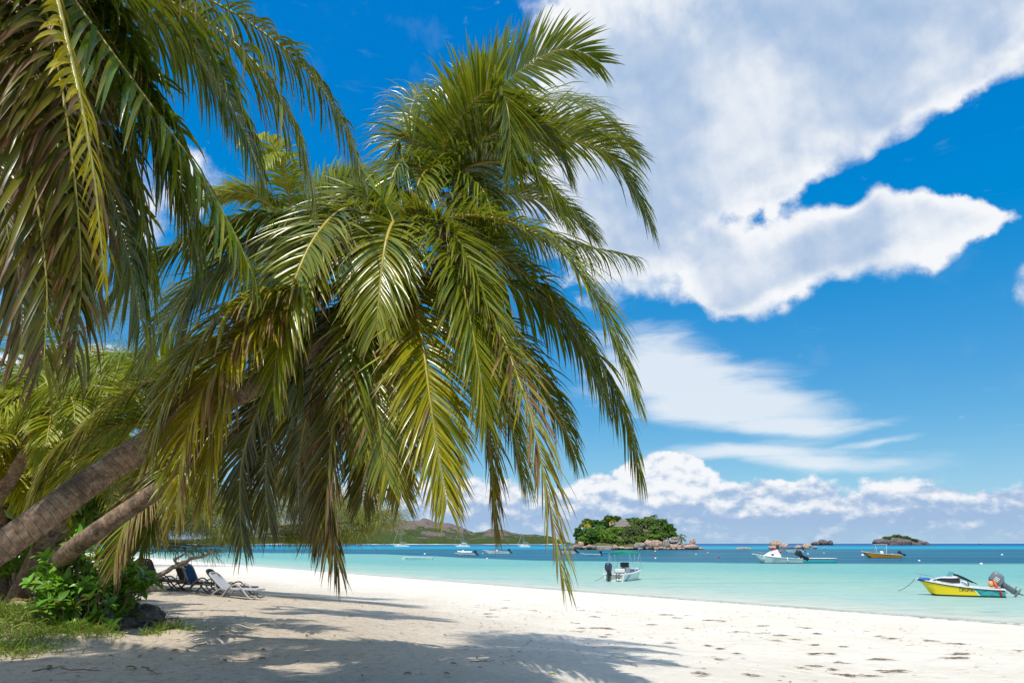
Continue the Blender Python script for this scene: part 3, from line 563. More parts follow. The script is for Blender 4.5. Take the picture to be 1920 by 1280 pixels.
# ---- the leaning palm in front (its crown reaches over the beach)
HA = (742, 470, 8.8)
PA = empty('coconut_palm', ground_px(-430, 1365))
tag(PA, 'coconut palm with thick ringed trunk leaning in from the left edge, wide drooping crown', 'palm tree', 'coconut palms along the beach')
b0 = np.array(PA.location)-np.array([0, 0, .15])
trunk(PA, [b0, at(-210, 1165, 6.2), at(0, 1026, 6.5), at(160, 908, 6.9), at(325, 800, 7.3), at(500, 712, 7.9), at(640, 610, 8.4), at(738, 488, 8.8)], [.26, .185, .152, .142, .135, .128, .12, .112, .108])
husk_heart(PA, at(*HA), .15, .42, at(742, 470, 8.8)-at(640, 610, 8.4))
FA = [
 # spine (px, py, depth), options
 (((742, 470, 8.8), (700, 408, 8.6), (645, 392, 8.2), (590, 445, 7.7), (545, 545, 7.4), (522, 640, 7.3), (512, 735, 7.3)), dict(tint=.22, L=.84, droop=.75, brown=.12, roll=8)),
 (((740, 465, 8.9), (640, 412, 8.9), (510, 408, 8.7), (405, 425, 8.4), (325, 462, 8.1), (250, 505, 7.9), (205, 560, 7.8)), dict(tint=.03, L=.80, droop=1.7, vee=-5, brown=.1, w=.052)),
 (((748, 478, 8.7), (772, 540, 8.3), (792, 640, 7.9), (805, 740, 7.7), (820, 840, 7.6), (838, 945, 7.6)), dict(tint=.42, L=.78, droop=.55, brown=.16, roll=-4)),
 (((748, 470, 8.8), (768, 412, 8.6), (812, 420, 8.2), (858, 500, 7.8), (882, 600, 7.6), (900, 700, 7.5), (912, 790, 7.5)), dict(tint=.2, L=.86, droop=.7, brown=.08)),
 (((752, 465, 8.9), (830, 410, 8.9), (940, 412, 8.7), (1040, 462, 8.5), (1105, 540, 8.4), (1150, 630, 8.3), (1192, 745, 8.3)), dict(tint=.15, L=.86, droop=.75, brown=.06, roll=-10)),
 (((752, 475, 8.9), (860, 492, 9.4), (960, 535, 9.6), (1060, 595, 9.6), (1130, 690, 9.5), (1175, 790, 9.4), (1200, 890, 9.4)), dict(tint=.12, L=.9, droop=1.5, vee=-10, brown=.06, w=.05)),
 (((750, 478, 8.8), (840, 510, 8.5), (920, 590, 8.1), (968, 700, 7.7), (1000, 800, 7.5), (1028, 930, 7.4), (1056, 1085, 7.4)), dict(tint=.42, L=.76, droop=.8, brown=.26, dead=.22, n=100)),
 (((755, 465, 9.0), (850, 405, 9.8), (970, 425, 10.2), (1085, 458, 10.3), (1190, 482, 10.3)), dict(tint=.12, L=.8, droop=2.4, vee=-10, brown=.10, miss=.15)),
 (((700, 545, 8.5), (655, 640, 8.3), (632, 760, 8.1), (617, 880, 8.0), (618, 985, 8.0), (636, 1062, 8.0)), dict(mat_=M['shaded_palm_leaf'], tint=.28, L=.72, droop=.7, brown=.3, dead=.08)),
 (((690, 555, 8.7), (610, 650, 8.8), (578, 760, 8.8), (560, 860, 8.8), (560, 950, 8.8)), dict(mat_=M['shaded_palm_leaf'], tint=.16, L=.76, droop=.8, brown=.2)),
 (((700, 520, 8.6), (590, 560, 8.0), (480, 605, 7.4), (410, 680, 7.0), (360, 780, 6.8), (338, 880, 6.75), (330, 965, 6.75)), dict(tint=.72, L=.70, droop=1.0, brown=.34, dead=.10, w=.040, roll=10)),
 (((742, 490, 8.9), (742, 600, 8.8), (735, 720, 8.7), (738, 830, 8.7), (752, 930, 8.7)), dict(tint=.26, L=.72, droop=.7, brown=.22)),
 (((700, 530, 8.9), (600, 640, 9.3), (500, 740, 9.6), (456, 850, 9.7), (450, 950, 9.7), (455, 1022, 9.7)), dict(mat_=M['shaded_palm_leaf'], tint=.1, L=.76, droop=.8, brown=.12)),
 (((752, 490, 9.0), (830, 580, 9.2), (890, 700, 9.2), (915, 810, 9.2), (925, 930, 9.2), (930, 990, 9.2)), dict(tint=.3, L=.74, droop=.8, brown=.3, dead=.1)),
 (((750, 470, 9.2), (850, 560, 9.9), (950, 640, 10.1), (1040, 760, 10.1), (1080, 860, 10.1)), dict(tint=.08, L=.8, droop=1.3, brown=.06)),
 (((690, 545, 8.9), (660, 650, 9.5), (690, 760, 9.8), (690, 860, 9.8), (680, 940, 9.8)), dict(mat_=M['shaded_palm_leaf'], tint=.12, L=.75, droop=.9, brown=.1)),
 (((720, 500, 8.5), (680, 560, 8.1), (660, 660, 7.9), (668, 760, 7.9), (672, 840, 7.9)), dict(tint=.12, L=.62, droop=.9, brown=.1, n=70)),
 (((742, 474, 8.8), (720, 540, 8.3), (700, 640, 8.0), (704, 740, 7.9), (716, 830, 7.9), (728, 905, 7.9)), dict(tint=.2, L=.75, droop=.7, brown=.2)),
 (((756, 474, 8.8), (810, 500, 8.6), (870, 590, 8.4), (925, 690, 8.3), (960, 800, 8.3), (985, 900, 8.3)), dict(tint=.22, L=.8, droop=.9, brown=.15)),
 (((756, 470, 9.1), (850, 450, 9.3), (950, 490, 9.3), (1030, 560, 9.2), (1090, 650, 9.1), (1135, 750, 9.1)), dict(tint=.1, L=.85, droop=1.0)),
 (((730, 478, 8.7), (660, 480, 8.4), (600, 540, 8.2), (570, 640, 8.1), (560, 740, 8.1)), dict(tint=.15, L=.8, droop=.9)),
 (((700, 540, 9.1), (620, 610, 9.6), (540, 700, 10.0), (505, 800, 10.1), (498, 900, 10.1), (505, 985, 10.1)), dict(mat_=M['shaded_palm_leaf'], tint=.12, L=.8, droop=.9, brown=.15)),
 (((700, 540, 8.9), (640, 640, 9.1), (596, 740, 9.3), (590, 850, 9.4), (598, 960, 9.4), (606, 1020, 9.4)), dict(mat_=M['shaded_palm_leaf'], tint=.22, L=.8, droop=.8, brown=.25)),
 (((736, 470, 9.0), (660, 440, 9.4), (570, 470, 9.7), (500, 550, 9.8), (455, 650, 9.8), (430, 740, 9.8)), dict(tint=.08, L=.85, droop=1.2)),
 (((690, 530, 8.6), (560, 570, 7.9), (470, 640, 7.3), (420, 730, 7.0), (395, 830, 6.9), (385, 930, 6.9)), dict(tint=.6, L=.75, droop=1.0, brown=.3)),
 (((700, 525, 8.6), (570, 545, 7.8), (450, 575, 7.2), (370, 650, 6.9), (315, 745, 6.8), (285, 850, 6.8)), dict(tint=.45, L=.75, droop=1.1, brown=.3)),
 (((745, 472, 8.6), (742, 425, 8.3), (735, 420, 8.0), (722, 460, 7.7), (712, 540, 7.6), (706, 620, 7.6)), dict(tint=.22, L=.75, droop=.8)),
 (((748, 470, 8.6), (790, 418, 8.4), (840, 430, 8.2), (880, 490, 8.0), (915, 580, 7.9), (940, 680, 7.9)), dict(tint=.2, L=.78, droop=.8)),
 (((745, 470, 8.8), (735, 410, 8.9), (710, 375, 8.9), (680, 372, 8.8), (640, 400, 8.6), (610, 450, 8.5)), dict(tint=.15, L=.75, droop=.8)),
 (((740, 465, 8.9), (650, 430, 9.1), (530, 436, 9.0), (440, 475, 8.8), (370, 545, 8.7), (335, 640, 8.7)), dict(tint=.08, L=.95, droop=1.6, vee=-5, brown=.08)),
 (((738, 470, 9.1), (640, 450, 9.7), (520, 470, 9.9), (410, 520, 9.9), (320, 590, 9.8), (260, 690, 9.8)), dict(tint=.12, L=.95, droop=1.4, brown=.08)),
]
for s, o in FA: frond(PA, px3(s), **o)
# ---- the palm behind it: trunk rises from the grassy mound, upright crown above
PB = empty('coconut_palm', ground_px(62, 1150)); gB = np.array(PB.location)
tag(PB, 'coconut palm rising from the leafy mound, tufted crown highest against the white cloud', 'palm tree', 'coconut palms along the beach')
trunk(PB, [gB-np.array([0, 0, .2]), at(66, 1105, gB[1]-.1), at(130, 1035, 12.4), at(285, 925, 11.8), at(440, 820, 11.3), at(590, 690, 10.9), at(690, 560, 10.6), at(752, 450, 10.5), at(800, 375, 10.5)], [.33, .22, .178, .165, .155, .145, .135, .125, .12])
husk_heart(PB, at(806, 365, 10.5), .14, .4, at(806, 365, 10.5)-at(690, 560, 10.6))
FB = [
 (((806, 362, 10.4), (838, 270, 9.9), (885, 195, 9.4), (925, 168, 9.1), (948, 190, 8.9), (956, 250, 8.8), (958, 330, 8.8)), dict(tint=.12, L=.95, droop=.7, brown=.03)),
 (((808, 362, 10.5), (850, 255, 10.6), (920, 178, 10.7), (990, 122, 10.8), (1040, 96, 10.8), (1085, 96, 10.8), (1125, 118, 10.8)), dict(tint=.02, L=1.0, droop=.35, vee=8, brown=.03, roll=38, w=.05, ang=(70, 24))),
 (((806, 362, 10.6), (800, 310, 10.9), (820, 240, 11.5), (850, 180, 12.0), (880, 130, 12.4)), dict(tint=.04, L=.9, droop=1.5, brown=.12, vee=5)),
 (((808, 362, 10.6), (890, 300, 10.4), (980, 268, 10.2), (1065, 262, 10.1), (1135, 285, 10.0), (1180, 340, 10.0), (1218, 415, 10.0)), dict(tint=.1, L=.95, droop=1.0, brown=.04, vee=20)),
 (((808, 364, 10.4), (880, 312, 9.9), (955, 305, 9.5), (1020, 345, 9.2), (1060, 410, 9.1)), dict(tint=.1, L=.9, droop=1.0, brown=.04)),
 (((808, 364, 10.8), (900, 360, 11.2), (1000, 372, 11.4), (1070, 402, 11.4), (1115, 440, 11.4)), dict(tint=.08, L=.85, droop=.9, brown=.05)),
 (((804, 364, 10.3), (778, 320, 9.9), (752, 305, 9.6), (733, 340, 9.4), (724, 410, 9.3)), dict(tint=.05, L=.8, droop=1.1, brown=.06, n=75)),
 (((804, 362, 10.8), (780, 300, 11.4), (768, 240, 11.9), (775, 190, 12.3), (800, 160, 12.7)), dict(tint=.04, L=.9, droop=1.7, brown=.15, n=80)),
 (((808, 362, 10.8), (880, 260, 11.6), (980, 200, 12.2), (1080, 190, 12.5), (1150, 230, 12.6), (1190, 300, 12.6)), dict(tint=.06, L=.95, droop=.9, brown=.04)),
 (((806, 362, 10.4), (850, 330, 9.8), (900, 350, 9.4), (930, 420, 9.2)), dict(tint=.05, L=.8, droop=1.2, brown=.04, n=70)),
 (((806, 360, 10.6), (850, 230, 11.2), (905, 130, 11.8), (945, 70, 12.3)), dict(tint=.02, L=.9, droop=.9, brown=.03, roll=25, n=80)),
 (((806, 366, 10.8), (870, 400, 11.4), (930, 450, 11.7), (990, 530, 11.8)), dict(tint=.06, L=.8, droop=1.2, brown=.05, n=75)),
 (((808, 364, 10.5), (860, 320, 10.2), (910, 260, 9.9), (975, 235, 9.7), (1030, 260, 9.6), (1065, 320, 9.6)), dict(tint=.1, L=.9, droop=.9)),
 (((806, 364, 10.6), (830, 300, 10.9), (875, 250, 11.2), (930, 240, 11.4), (985, 275, 11.5), (1010, 340, 11.5)), dict(tint=.06, L=.95, droop=.9)),
 (((804, 364, 10.5), (790, 300, 10.4), (770, 260, 10.2), (752, 262, 10.1), (738, 300, 10.0)), dict(tint=.04, L=.8, droop=.8, brown=.12, n=85)),
 (((808, 362, 10.7), (870, 300, 11.0), (960, 255, 11.2), (1060, 235, 11.3), (1140, 250, 11.3), (1200, 290, 11.3)), dict(tint=.05, L=.9, droop=.6, roll=20)),
 (((806, 366, 10.5), (840, 372, 10.1), (880, 410, 9.9), (900, 470, 9.8)), dict(tint=.08, L=.75, droop=1.1, n=75)),
 (((806, 366, 10.3), (812, 330, 9.9), (800, 320, 9.6), (782, 350, 9.3), (772, 410, 9.2)), dict(tint=.1, L=.75, droop=.9, n=90)),
 (((808, 366, 10.3), (842, 335, 9.9), (872, 345, 9.6), (892, 400, 9.4), (900, 460, 9.4)), dict(tint=.1, L=.75, droop=.9, n=90)),
]
for s, o in FB: frond(PB, px3(s), **o)
# ---- the near palm whose crown hangs in from above the left corner
PC = empty('coconut_palm', (-7.4, 3.2, float(gz(-7.4, 3.2))))
tag(PC, 'nearest coconut palm, long dark fronds and one golden frond hanging in from above', 'palm tree', 'coconut palms along the beach')
HC = at(-60, -330, 5.6)
trunk(PC, [np.array(PC.location)-np.array([0, 0, .2]), np.array([-7.2, 3.6, 4.2]), np.array([-6.4, 4.6, 7.0]), HC-np.array([0, 0, .2])], [.28, .20, .17, .15, .13])
husk_heart(PC, HC, .26, .5)
def hc(*rest): return [HC]+px3(rest)
FC = [
 (((40, -180, 5.2), (95, -40, 4.9), (128, 90, 4.7), (155, 210, 4.6), (176, 330, 4.6), (187, 430, 4.6), (196, 520, 4.6)), dict(tint=1.0, L=.47, droop=1.2, brown=.25, dead=.10, w=.045, dtint=.1, n=90, roll=22, ang=(72, 28), vee=-12, rr=.040, label='golden yellowing frond')),
 (((20, -200, 5.6), (120, -30, 5.4), (215, 105, 5.4), (300, 220, 5.4), (375, 325, 5.4), (430, 420, 5.4), (475, 515, 5.4)), dict(tint=.03, L=.92, droop=2.2, vee=-14, brown=.07, w=.062, n=80)),
 (((80, -260, 6.4), (250, -60, 7.0), (375, -8, 7.2), (475, 48, 7.3), (570, 128, 7.3), (640, 225, 7.3), (684, 350, 7.3)), dict(tint=.1, L=.78, droop=2.0, vee=-12, brown=.06, w=.040, n=150)),
 (((60, -240, 5.8), (190, -50, 6.0), (315, 2, 6.0), (415, 60, 6.0), (495, 138, 6.0), (555, 238, 6.0), (588, 360, 6.0)), dict(tint=.06, L=1.0, droop=1.7, vee=-6, brown=.1, w=.052, n=110)),
 (((10, -200, 5.4), (80, 0, 5.1), (118, 180, 5.0), (142, 360, 4.95), (152, 520, 4.95), (140, 680, 4.95)), dict(mat_=M['shaded_palm_leaf'], tint=.12, L=.85, droop=1.1, brown=.30, dead=.10, w=.05, n=95)),
 (((-60, -200, 5.2), (-10, 0, 4.9), (35, 200, 4.8), (70, 380, 4.8), (88, 540, 4.8), (82, 690, 4.8)), dict(mat_=M['shaded_palm_leaf'], tint=.10, L=.85, droop=1.1, brown=.35, dead=.12, w=.05, n=95)),
 (((-120, -200, 5.4), (-90, 0, 5.2), (-40, 180, 5.1), (0, 330, 5.1), (20, 480, 5.1)), dict(mat_=M['shaded_palm_leaf'], tint=.06, L=.85, droop=1.2, brown=.25, dead=.1, w=.052)),
 (((30, -200, 5.8), (140, 20, 6.0), (210, 180, 6.0), (255, 340, 6.0), (280, 470, 6.0), (290, 560, 6.0)), dict(tint=.04, L=.85, droop=1.4, brown=.08, w=.058, n=85)),
 (((0, -200, 5.8), (60, 60, 5.9), (100, 260, 5.9), (140, 420, 5.9), (180, 560, 5.9)), dict(tint=.05, L=.95, droop=1.2, brown=.15, w=.058, n=85)),
 (((-30, -250, 5.9), (20, 20, 6.1), (30, 200, 6.2), (40, 380, 6.2), (50, 520, 6.2)), dict(mat_=M['shaded_palm_leaf'], tint=.08, L=.95, droop=1.2, brown=.25, dead=.1, w=.055, n=85)),
 (((60, -220, 5.9), (130, -60, 6.2), (200, 20, 6.4), (260, 120, 6.4), (300, 230, 6.4), (320, 330, 6.4)), dict(tint=.05, L=.9, droop=1.8, vee=-8, brown=.1, w=.058, n=80)),
 (((-200, -330, 5.4), (-330, -300, 5.2), (-450, -150, 5.1), (-500, 60, 5.0)), dict(tint=.1, L=.85, droop=1.3)),
 (((-40, -420, 5.2), (60, -480, 4.6), (160, -430, 3.9), (220, -300, 3.5)), dict(tint=.1, L=.85, droop=1.3)),
 (((0, -450, 5.8), (150, -520, 6.2), (330, -450, 6.8), (450, -330, 7.2)), dict(tint=.1, L=.85, droop=1.3)),
 (((-120, -440, 5.6), (-250, -520, 5.2), (-400, -450, 4.6), (-480, -300, 4.2)), dict(tint=.1, L=.85, droop=1.3)),
 (((-40, -200, 5.3), (20, -20, 5.1), (70, 130, 5.0), (112, 290, 4.95), (135, 430, 4.95), (140, 560, 4.95)), dict(mat_=M['shaded_palm_leaf'], tint=.08, L=.85, droop=1.2, brown=.25, dead=.07, w=.05)),
 (((-80, -200, 5.6), (-50, 20, 5.5), (-10, 220, 5.5), (20, 400, 5.5), (40, 560, 5.5), (40, 650, 5.5)), dict(mat_=M['shaded_palm_leaf'], tint=.06, L=.9, droop=1.1, brown=.25, dead=.07, w=.05)),
 (((20, -200, 6.1), (110, 60, 6.4), (170, 240, 6.5), (220, 400, 6.5), (250, 520, 6.5), (262, 600, 6.5)), dict(tint=.03, L=.95, droop=1.3, brown=.1, w=.055)),
 (((30, -200, 6.0), (150, -10, 6.3), (240, 130, 6.4), (310, 270, 6.4), (350, 390, 6.4), (370, 480, 6.4)), dict(tint=.03, L=.95, droop=1.5, w=.055)),
 (((70, -240, 6.6), (200, -40, 7.2), (300, 40, 7.5), (390, 130, 7.6), (450, 230, 7.6), (490, 330, 7.6)), dict(tint=.05, L=.9, droop=1.7, w=.05)),
 (((-20, -200, 6.4), (60, 60, 6.8), (90, 240, 6.9), (110, 400, 6.9), (120, 540, 6.9)), dict(tint=.03, L=1.0, droop=1.2, w=.055)),
]
for s, o in FC: frond(PC, hc(*s), **o)
for az, el, l in ((178, 25, 4.2), (192, 48, 4.4), (205, 15, 4.4), (218, 40, 4.5), (232, 10, 4.3), (246, 35, 4.5), (262, 12, 4.2), (285, 40, 4.4), (200, 68, 4.0), (235, 62, 4.2)): frond(PC, arc(HC, R(az), R(el), l, 1.5), tint=.08, L=.8, droop=1.2, w=.05, n=110)  # extra fronds out of view, added to shade the hanging ones below
# ---- palms further back under the leaning trunk
def back_palm(px, py, Yd, label, specs, n=11, L=3.6, seed=1, gx=None, tint=.3, elr=(-25, 75), way=None):
    rr = random.Random(seed); H = at(px, py, Yd); gx = H[0]-1.6 if gx is None else gx
    e = empty('coconut_palm', (gx, Yd+.6, float(gz(gx, Yd+.6)))); tag(e, label, 'palm tree', 'coconut palms along the beach')
    b = np.array(e.location); trunk(e, [b-np.array([0, 0, .2])]+(px3(way) if way else [b*.65+H*.35+np.array([-.3, .1, .3])])+[H], [.24, .17, .15, .13], ring=.12, seg=14)
    husk_heart(e, H, .2, .45)
    for s, o in specs: frond(e, [H]+px3(s), mat_=M['young_palm_leaf'], **o)
    for k in range(n):
        az = 2*math.pi*k/n+rr.uniform(-.25, .25); el = R(rr.uniform(*elr))
        frond(e, arc(H, az, el, L*rr.uniform(.85, 1.1), 1.5+.8*math.sin(el)), n=70, L=.75, w=.05, droop=rr.uniform(.7, 1.5), tint=min(1, max(0, tint+rr.uniform(-.2, .25))), brown=rr.uniform(.02, .12), K=5, rr=.024, mat_=M['young_palm_leaf'])
    return e
back_palm(345, 800, 13.5, 'coconut palm half hidden behind the leaning trunk, fronds arching low to the left', [
 (((300, 715, 13.2), (230, 745, 12.9), (165, 800, 12.7), (112, 845, 12.6), (75, 905, 12.5), (55, 965, 12.5)), dict(tint=.35, L=.85, droop=1.6, brown=.3, dead=.15)),
 (((262, 795, 13.2), (222, 835, 13.0), (165, 862, 12.9), (105, 920, 12.8), (60, 985, 12.8)), dict(tint=.6, L=.7, droop=.9)),
 (((272, 752, 14.2), (298, 702, 14.2), (342, 660, 14.1), (398, 643, 14.0)), dict(tint=.45, L=1.0, droop=.6, roll=35)),
 (((255, 690, 13.6), (185, 694, 13.4), (138, 712, 13.3), (85, 735, 13.2), (30, 790, 13.2)), dict(tint=.25, L=.9, droop=1.6)),
 (((285, 900, 12.8), (245, 960, 12.6), (222, 1020, 12.5), (212, 1075, 12.5)), dict(tint=.25, L=.75, droop=.9, brown=.75, dead=.35)),
 (((320, 880, 12.9), (290, 960, 12.8), (262, 1030, 12.8)), dict(tint=.2, L=.7, droop=.9, brown=.4, dead=.1)),
 ], n=9, L=3.3, seed=3, gx=-11.2, tint=.15, elr=(5, 70))
back_palm(545, 415, 17.0, 'coconut palm behind the big crown, stiff fronds poking up into the blue gap', [
 (((600, 380, 16.5), (650, 345, 16.2), (690, 335, 16.0), (720, 345, 15.9)), dict(tint=.1, L=.9, droop=.5)),
 (((500, 380, 16.8), (450, 365, 16.7), (410, 375, 16.6)), dict(tint=.3, L=.8, droop=.6)), ], n=11, L=3.6, seed=5, tint=.3, gx=-12.2, way=((140, 935, 17.4), (330, 805, 17.3), (470, 700, 17.2), (530, 560, 17.1)))
back_palm(20, 835, 17.5, 'yellow-green young coconut palm at the left edge below the dark hanging fronds', [
 (((60, 800, 17.0), (100, 810, 16.6), (130, 860, 16.4)), dict(tint=.8, L=.9, droop=1.0)),
 (((0, 860, 16.8), (40, 900, 16.4), (70, 960, 16.2)), dict(tint=.95, L=.85, droop=.7)), ], gx=-12.5, n=15, L=3.3, seed=8, tint=.65, elr=(-30, 70))
back_palm(60, 700, 23, 'tall coconut palm far back at the left edge, spiky crown lit against blue sky', [], n=16, L=4.2, seed=11, tint=.3)
back_palm(215, 760, 25, 'coconut palm far back between the spiky crown and the leaning trunk', [], n=16, L=4.2, seed=13, tint=.35)
back_palm(150, 905, 19, 'low coconut palm with bright yellow fronds just behind the leaning trunk', [], n=15, L=2.9, seed=17, tint=.8)
back_palm(95, 770, 15.5, 'sunlit coconut palm between the dark hanging fronds and the leaning trunk', [
 (((150, 735, 15.0), (210, 740, 14.6), (260, 790, 14.4)), dict(tint=.5, L=.8, droop=1.0)), (((60, 740, 15.0), (10, 760, 14.6), (-30, 830, 14.4)), dict(tint=.55, L=.8, droop=1.0)), (((100, 830, 14.9), (112, 900, 14.6), (118, 960, 14.5)), dict(tint=.9, L=.7, droop=.8))], n=12, L=2.9, seed=23, tint=.35, elr=(0, 70))
# ------------------------------------------------------------------ casuarina, shrubs, grass
def needles(parent, limbs, n, name='foliage', L=(.3, .65), spread=.5, tint=.35, w=.016, mat_=None, droop=1.4):
    O = np.array(parent.location); B = []; Dr = []
    wts = np.array([np.linalg.norm(np.diff(l, axis=0), axis=1).sum() for l in limbs]); wts = wts/wts.sum()
    for l, k in zip(limbs, (wts*n).astype(int)):
        P = bez(l, 40); T = unit(np.gradient(P, axis=0)); u = (rng.random(k)**.7)*39; i0 = np.minimum(u.astype(int), 38)
        clump = (np.floor(u*.55)*7.31) % 1
        off = rng.normal(0, 1, (k, 3))*spread*np.array([1, 1, .55])*(.35+.65*np.abs(np.sin(clump*40)))[:, None]
        B.append(P[i0]+off+np.array([0, 0, -.1])); Dr.append(unit(T[i0]*.8+off*.9/spread*.5+rng.normal(0, .45, (k, 3))))
    B = np.vstack(B); Dr = np.vstack(Dr); k = len(B)
    V, F, C = leaflets(B, Dr, np.tile([0, 0, 1.], (k, 1))+rng.normal(0, .3, (k, 3)), rng.uniform(*L, k), w*rng.uniform(.7, 1.4, k), droop*rng.uniform(.5, 1.5, k), 3, .05, np.clip(tint+rng.normal(0, .2, k), 0, 1), np.zeros(k), rng.random(k))
    return link_mesh(name, V-O, F, mat_ or M['casuarina_needles'], parent, True, {'leaf': ('FLOAT_VECTOR', C)})
def limb_mesh(parent, limbs, radii, mat_, name='trunk', seg=9, wob=.03):
    O = np.array(parent.location); mb = MB()
    for l, r in zip(limbs, radii):
        P = bez(l, 36); P = P+np.stack([wob*fbm(np.arange(36)*.35, P[:, 0]*3, 3, 3), wob*fbm(np.arange(36)*.3, P[:, 1]*3, 9, 3), wob*fbm(np.arange(36)*.33, P[:, 2]*3, 13, 3)], 1)
        mb.tube(P-O, r, seg)
    return mb.build(name, mat_, parent)
def casuarina(gp, label, limbs, rad, n, fol=None, **k):
    e = empty('casuarina_tree', gp); tag(e, label, 'tree', 'casuarina trees along the beach')
    limb_mesh(e, limbs, rad, M['branch']); needles(e, fol or limbs[1:], n, **k); return e
g = ground_px(205, 1100); gy = g[1]
casuarina(g, 'feathery casuarina tree behind the loungers, lime-green branches reaching over the far water', [
    [g-np.array([0, 0, .2]), at(203, 1060, gy), at(208, 1020, gy), at(235, 960, gy+.5), at(280, 880, gy+1)],
    [at(208, 1018, gy), at(300, 975, gy), at(400, 952, gy-.5), at(520, 948, gy-1), at(640, 955, gy-1), at(735, 966, gy-1)],
    [at(235, 960, gy+.5), at(330, 910, gy+1.5), at(430, 915, gy+2), at(520, 975, gy+2)],
    [at(208, 1020, gy), at(280, 1000, gy+1), at(350, 985, gy+2), at(430, 990, gy+2), at(480, 1005, gy+2)],
    [at(235, 960, gy), at(300, 945, gy-1), at(380, 968, gy-2), at(440, 1005, gy-2)],
    [at(280, 880, gy), at(350, 830, gy+1), at(440, 830, gy+1), at(540, 900, gy+1), at(600, 965, gy+1)],
    [at(300, 975, gy), at(420, 935, gy+2), at(560, 915, gy+3), at(660, 940, gy+3), at(700, 975, gy+3)],
    [at(480, 985, gy+1), at(560, 985, gy), at(640, 980, gy-1), at(700, 970, gy-1.5), at(748, 960, gy-2)], [at(500, 1000, gy+1), at(580, 1002, gy), at(640, 996, gy), at(690, 990, gy)]],
    [[.30, .26, .22, .17], [.10, .07, .04, .01], [.10, .07, .04, .01], [.09, .06, .03, .01], [.08, .05, .03, .01], [.1, .07, .04, .01], [.08, .06, .03, .01], [.06, .04, .03, .01], [.05, .04, .03, .01]], 36000, spread=.42, tint=.5)
g2 = ground_px(222, 1098)
casuarina(g2, 'reddish leaning casuarina trunk beside the feathery one, thin foliage hanging in front of the sea', [
    [g2-np.array([0, 0, .2]), at(232, 1055, g2[1]), at(258, 1000, g2[1]), at(300, 930, g2[1])],
    [at(258, 1000, g2[1]), at(300, 1015, g2[1]-.5), at(360, 1022, g2[1]-1), at(420, 1024, g2[1]-1)],
    [at(300, 930, g2[1]), at(350, 900, g2[1]), at(420, 940, g2[1]), at(470, 1000, g2[1])]],
    [[.24, .2, .16, .12], [.05, .04, .03, .01], [.07, .05, .03, .01]], 3000, spread=.3, tint=.4)
gt = ground_px(300, 1075)
casuarina(at_z(150, 1046, 1.0), 'tall casuarina far along the shore, pale wispy top showing between the palm fronds', [
    [np.array([-62, 78, .5]), np.array([-60, 78, 12]), np.array([-57, 78, 24])],
    [np.array([-60, 78, 12]), np.array([-52, 78, 17]), np.array([-44, 78, 14])], [np.array([-59, 78, 16]), np.array([-50, 78, 24]), np.array([-42, 78, 25])],
    [np.array([-58, 78, 20]), np.array([-50, 79, 30]), np.array([-42, 80, 34])], [np.array([-60, 78, 10]), np.array([-52, 78, 9]), np.array([-46, 78, 5])],
    [np.array([-60, 78, 14]), np.array([-66, 78, 22]), np.array([-74, 78, 25])]],
    [[.5, .4, .2]]+[[.2, .12, .03]]*5, 9000, spread=1.6, L=(.8, 1.8), w=.06, tint=.4)
# dead branch lying across the loungers, driftwood log
d0 = ground_px(248, 1104); dy = d0[1]
db = empty('dead_branch', d0); tag(db, 'bare forked dead branch propped up over the brown loungers', 'branch')
limb_mesh(db, [[d0, at(285, 1083, dy), at(325, 1064, dy+.3), at(338, 1056, dy+.3), at(362, 1046, dy+.2), at(382, 1043, dy), at(402, 1029, dy-.2)]], [[.11, .10, .085, .06, .04]], M['bleached'], 'main_limb', wob=.1)
limb_mesh(db, [[at(332, 1060, dy+.3), at(330, 1049, dy+.3), at(346, 1036, dy+.4), at(372, 1022, dy+.5)], [at(329, 1054, dy+.3), at(325, 1046, dy+.2)], [at(338, 1062, dy+.3), at(347, 1068, dy)]], [[.05, .04, .02], [.025, .01], [.04, .02]], M['bleached'], 'fork', 7, wob=.08)
limb_mesh(db, [[at(260, 1038, dy+3), at(330, 1024, dy+3), at(420, 1020, dy+3)], [at(255, 1022, dy+3), at(340, 1017, dy+3), at(440, 1024, dy+3)], [at(290, 1018, dy+3), at(360, 1026, dy+3), at(405, 1017, dy+3)]], [[.03, .025, .01]]*3, M['bleached'], 'twig', 6, wob=.25)
l0, l1 = ground_px(248, 1109), ground_px(311, 1108); lg = empty('driftwood_log', l0); tag(lg, 'short grey driftwood log on the sand under the brown loungers', 'log')
limb_mesh(lg, [[l0+np.array([0, 0, .07]), (l0+l1)/2+np.array([0, 0, .09]), l1+np.array([0, 0, .08])]], [[.12, .14, .13]], M['bleached'], 'trunk', 12)
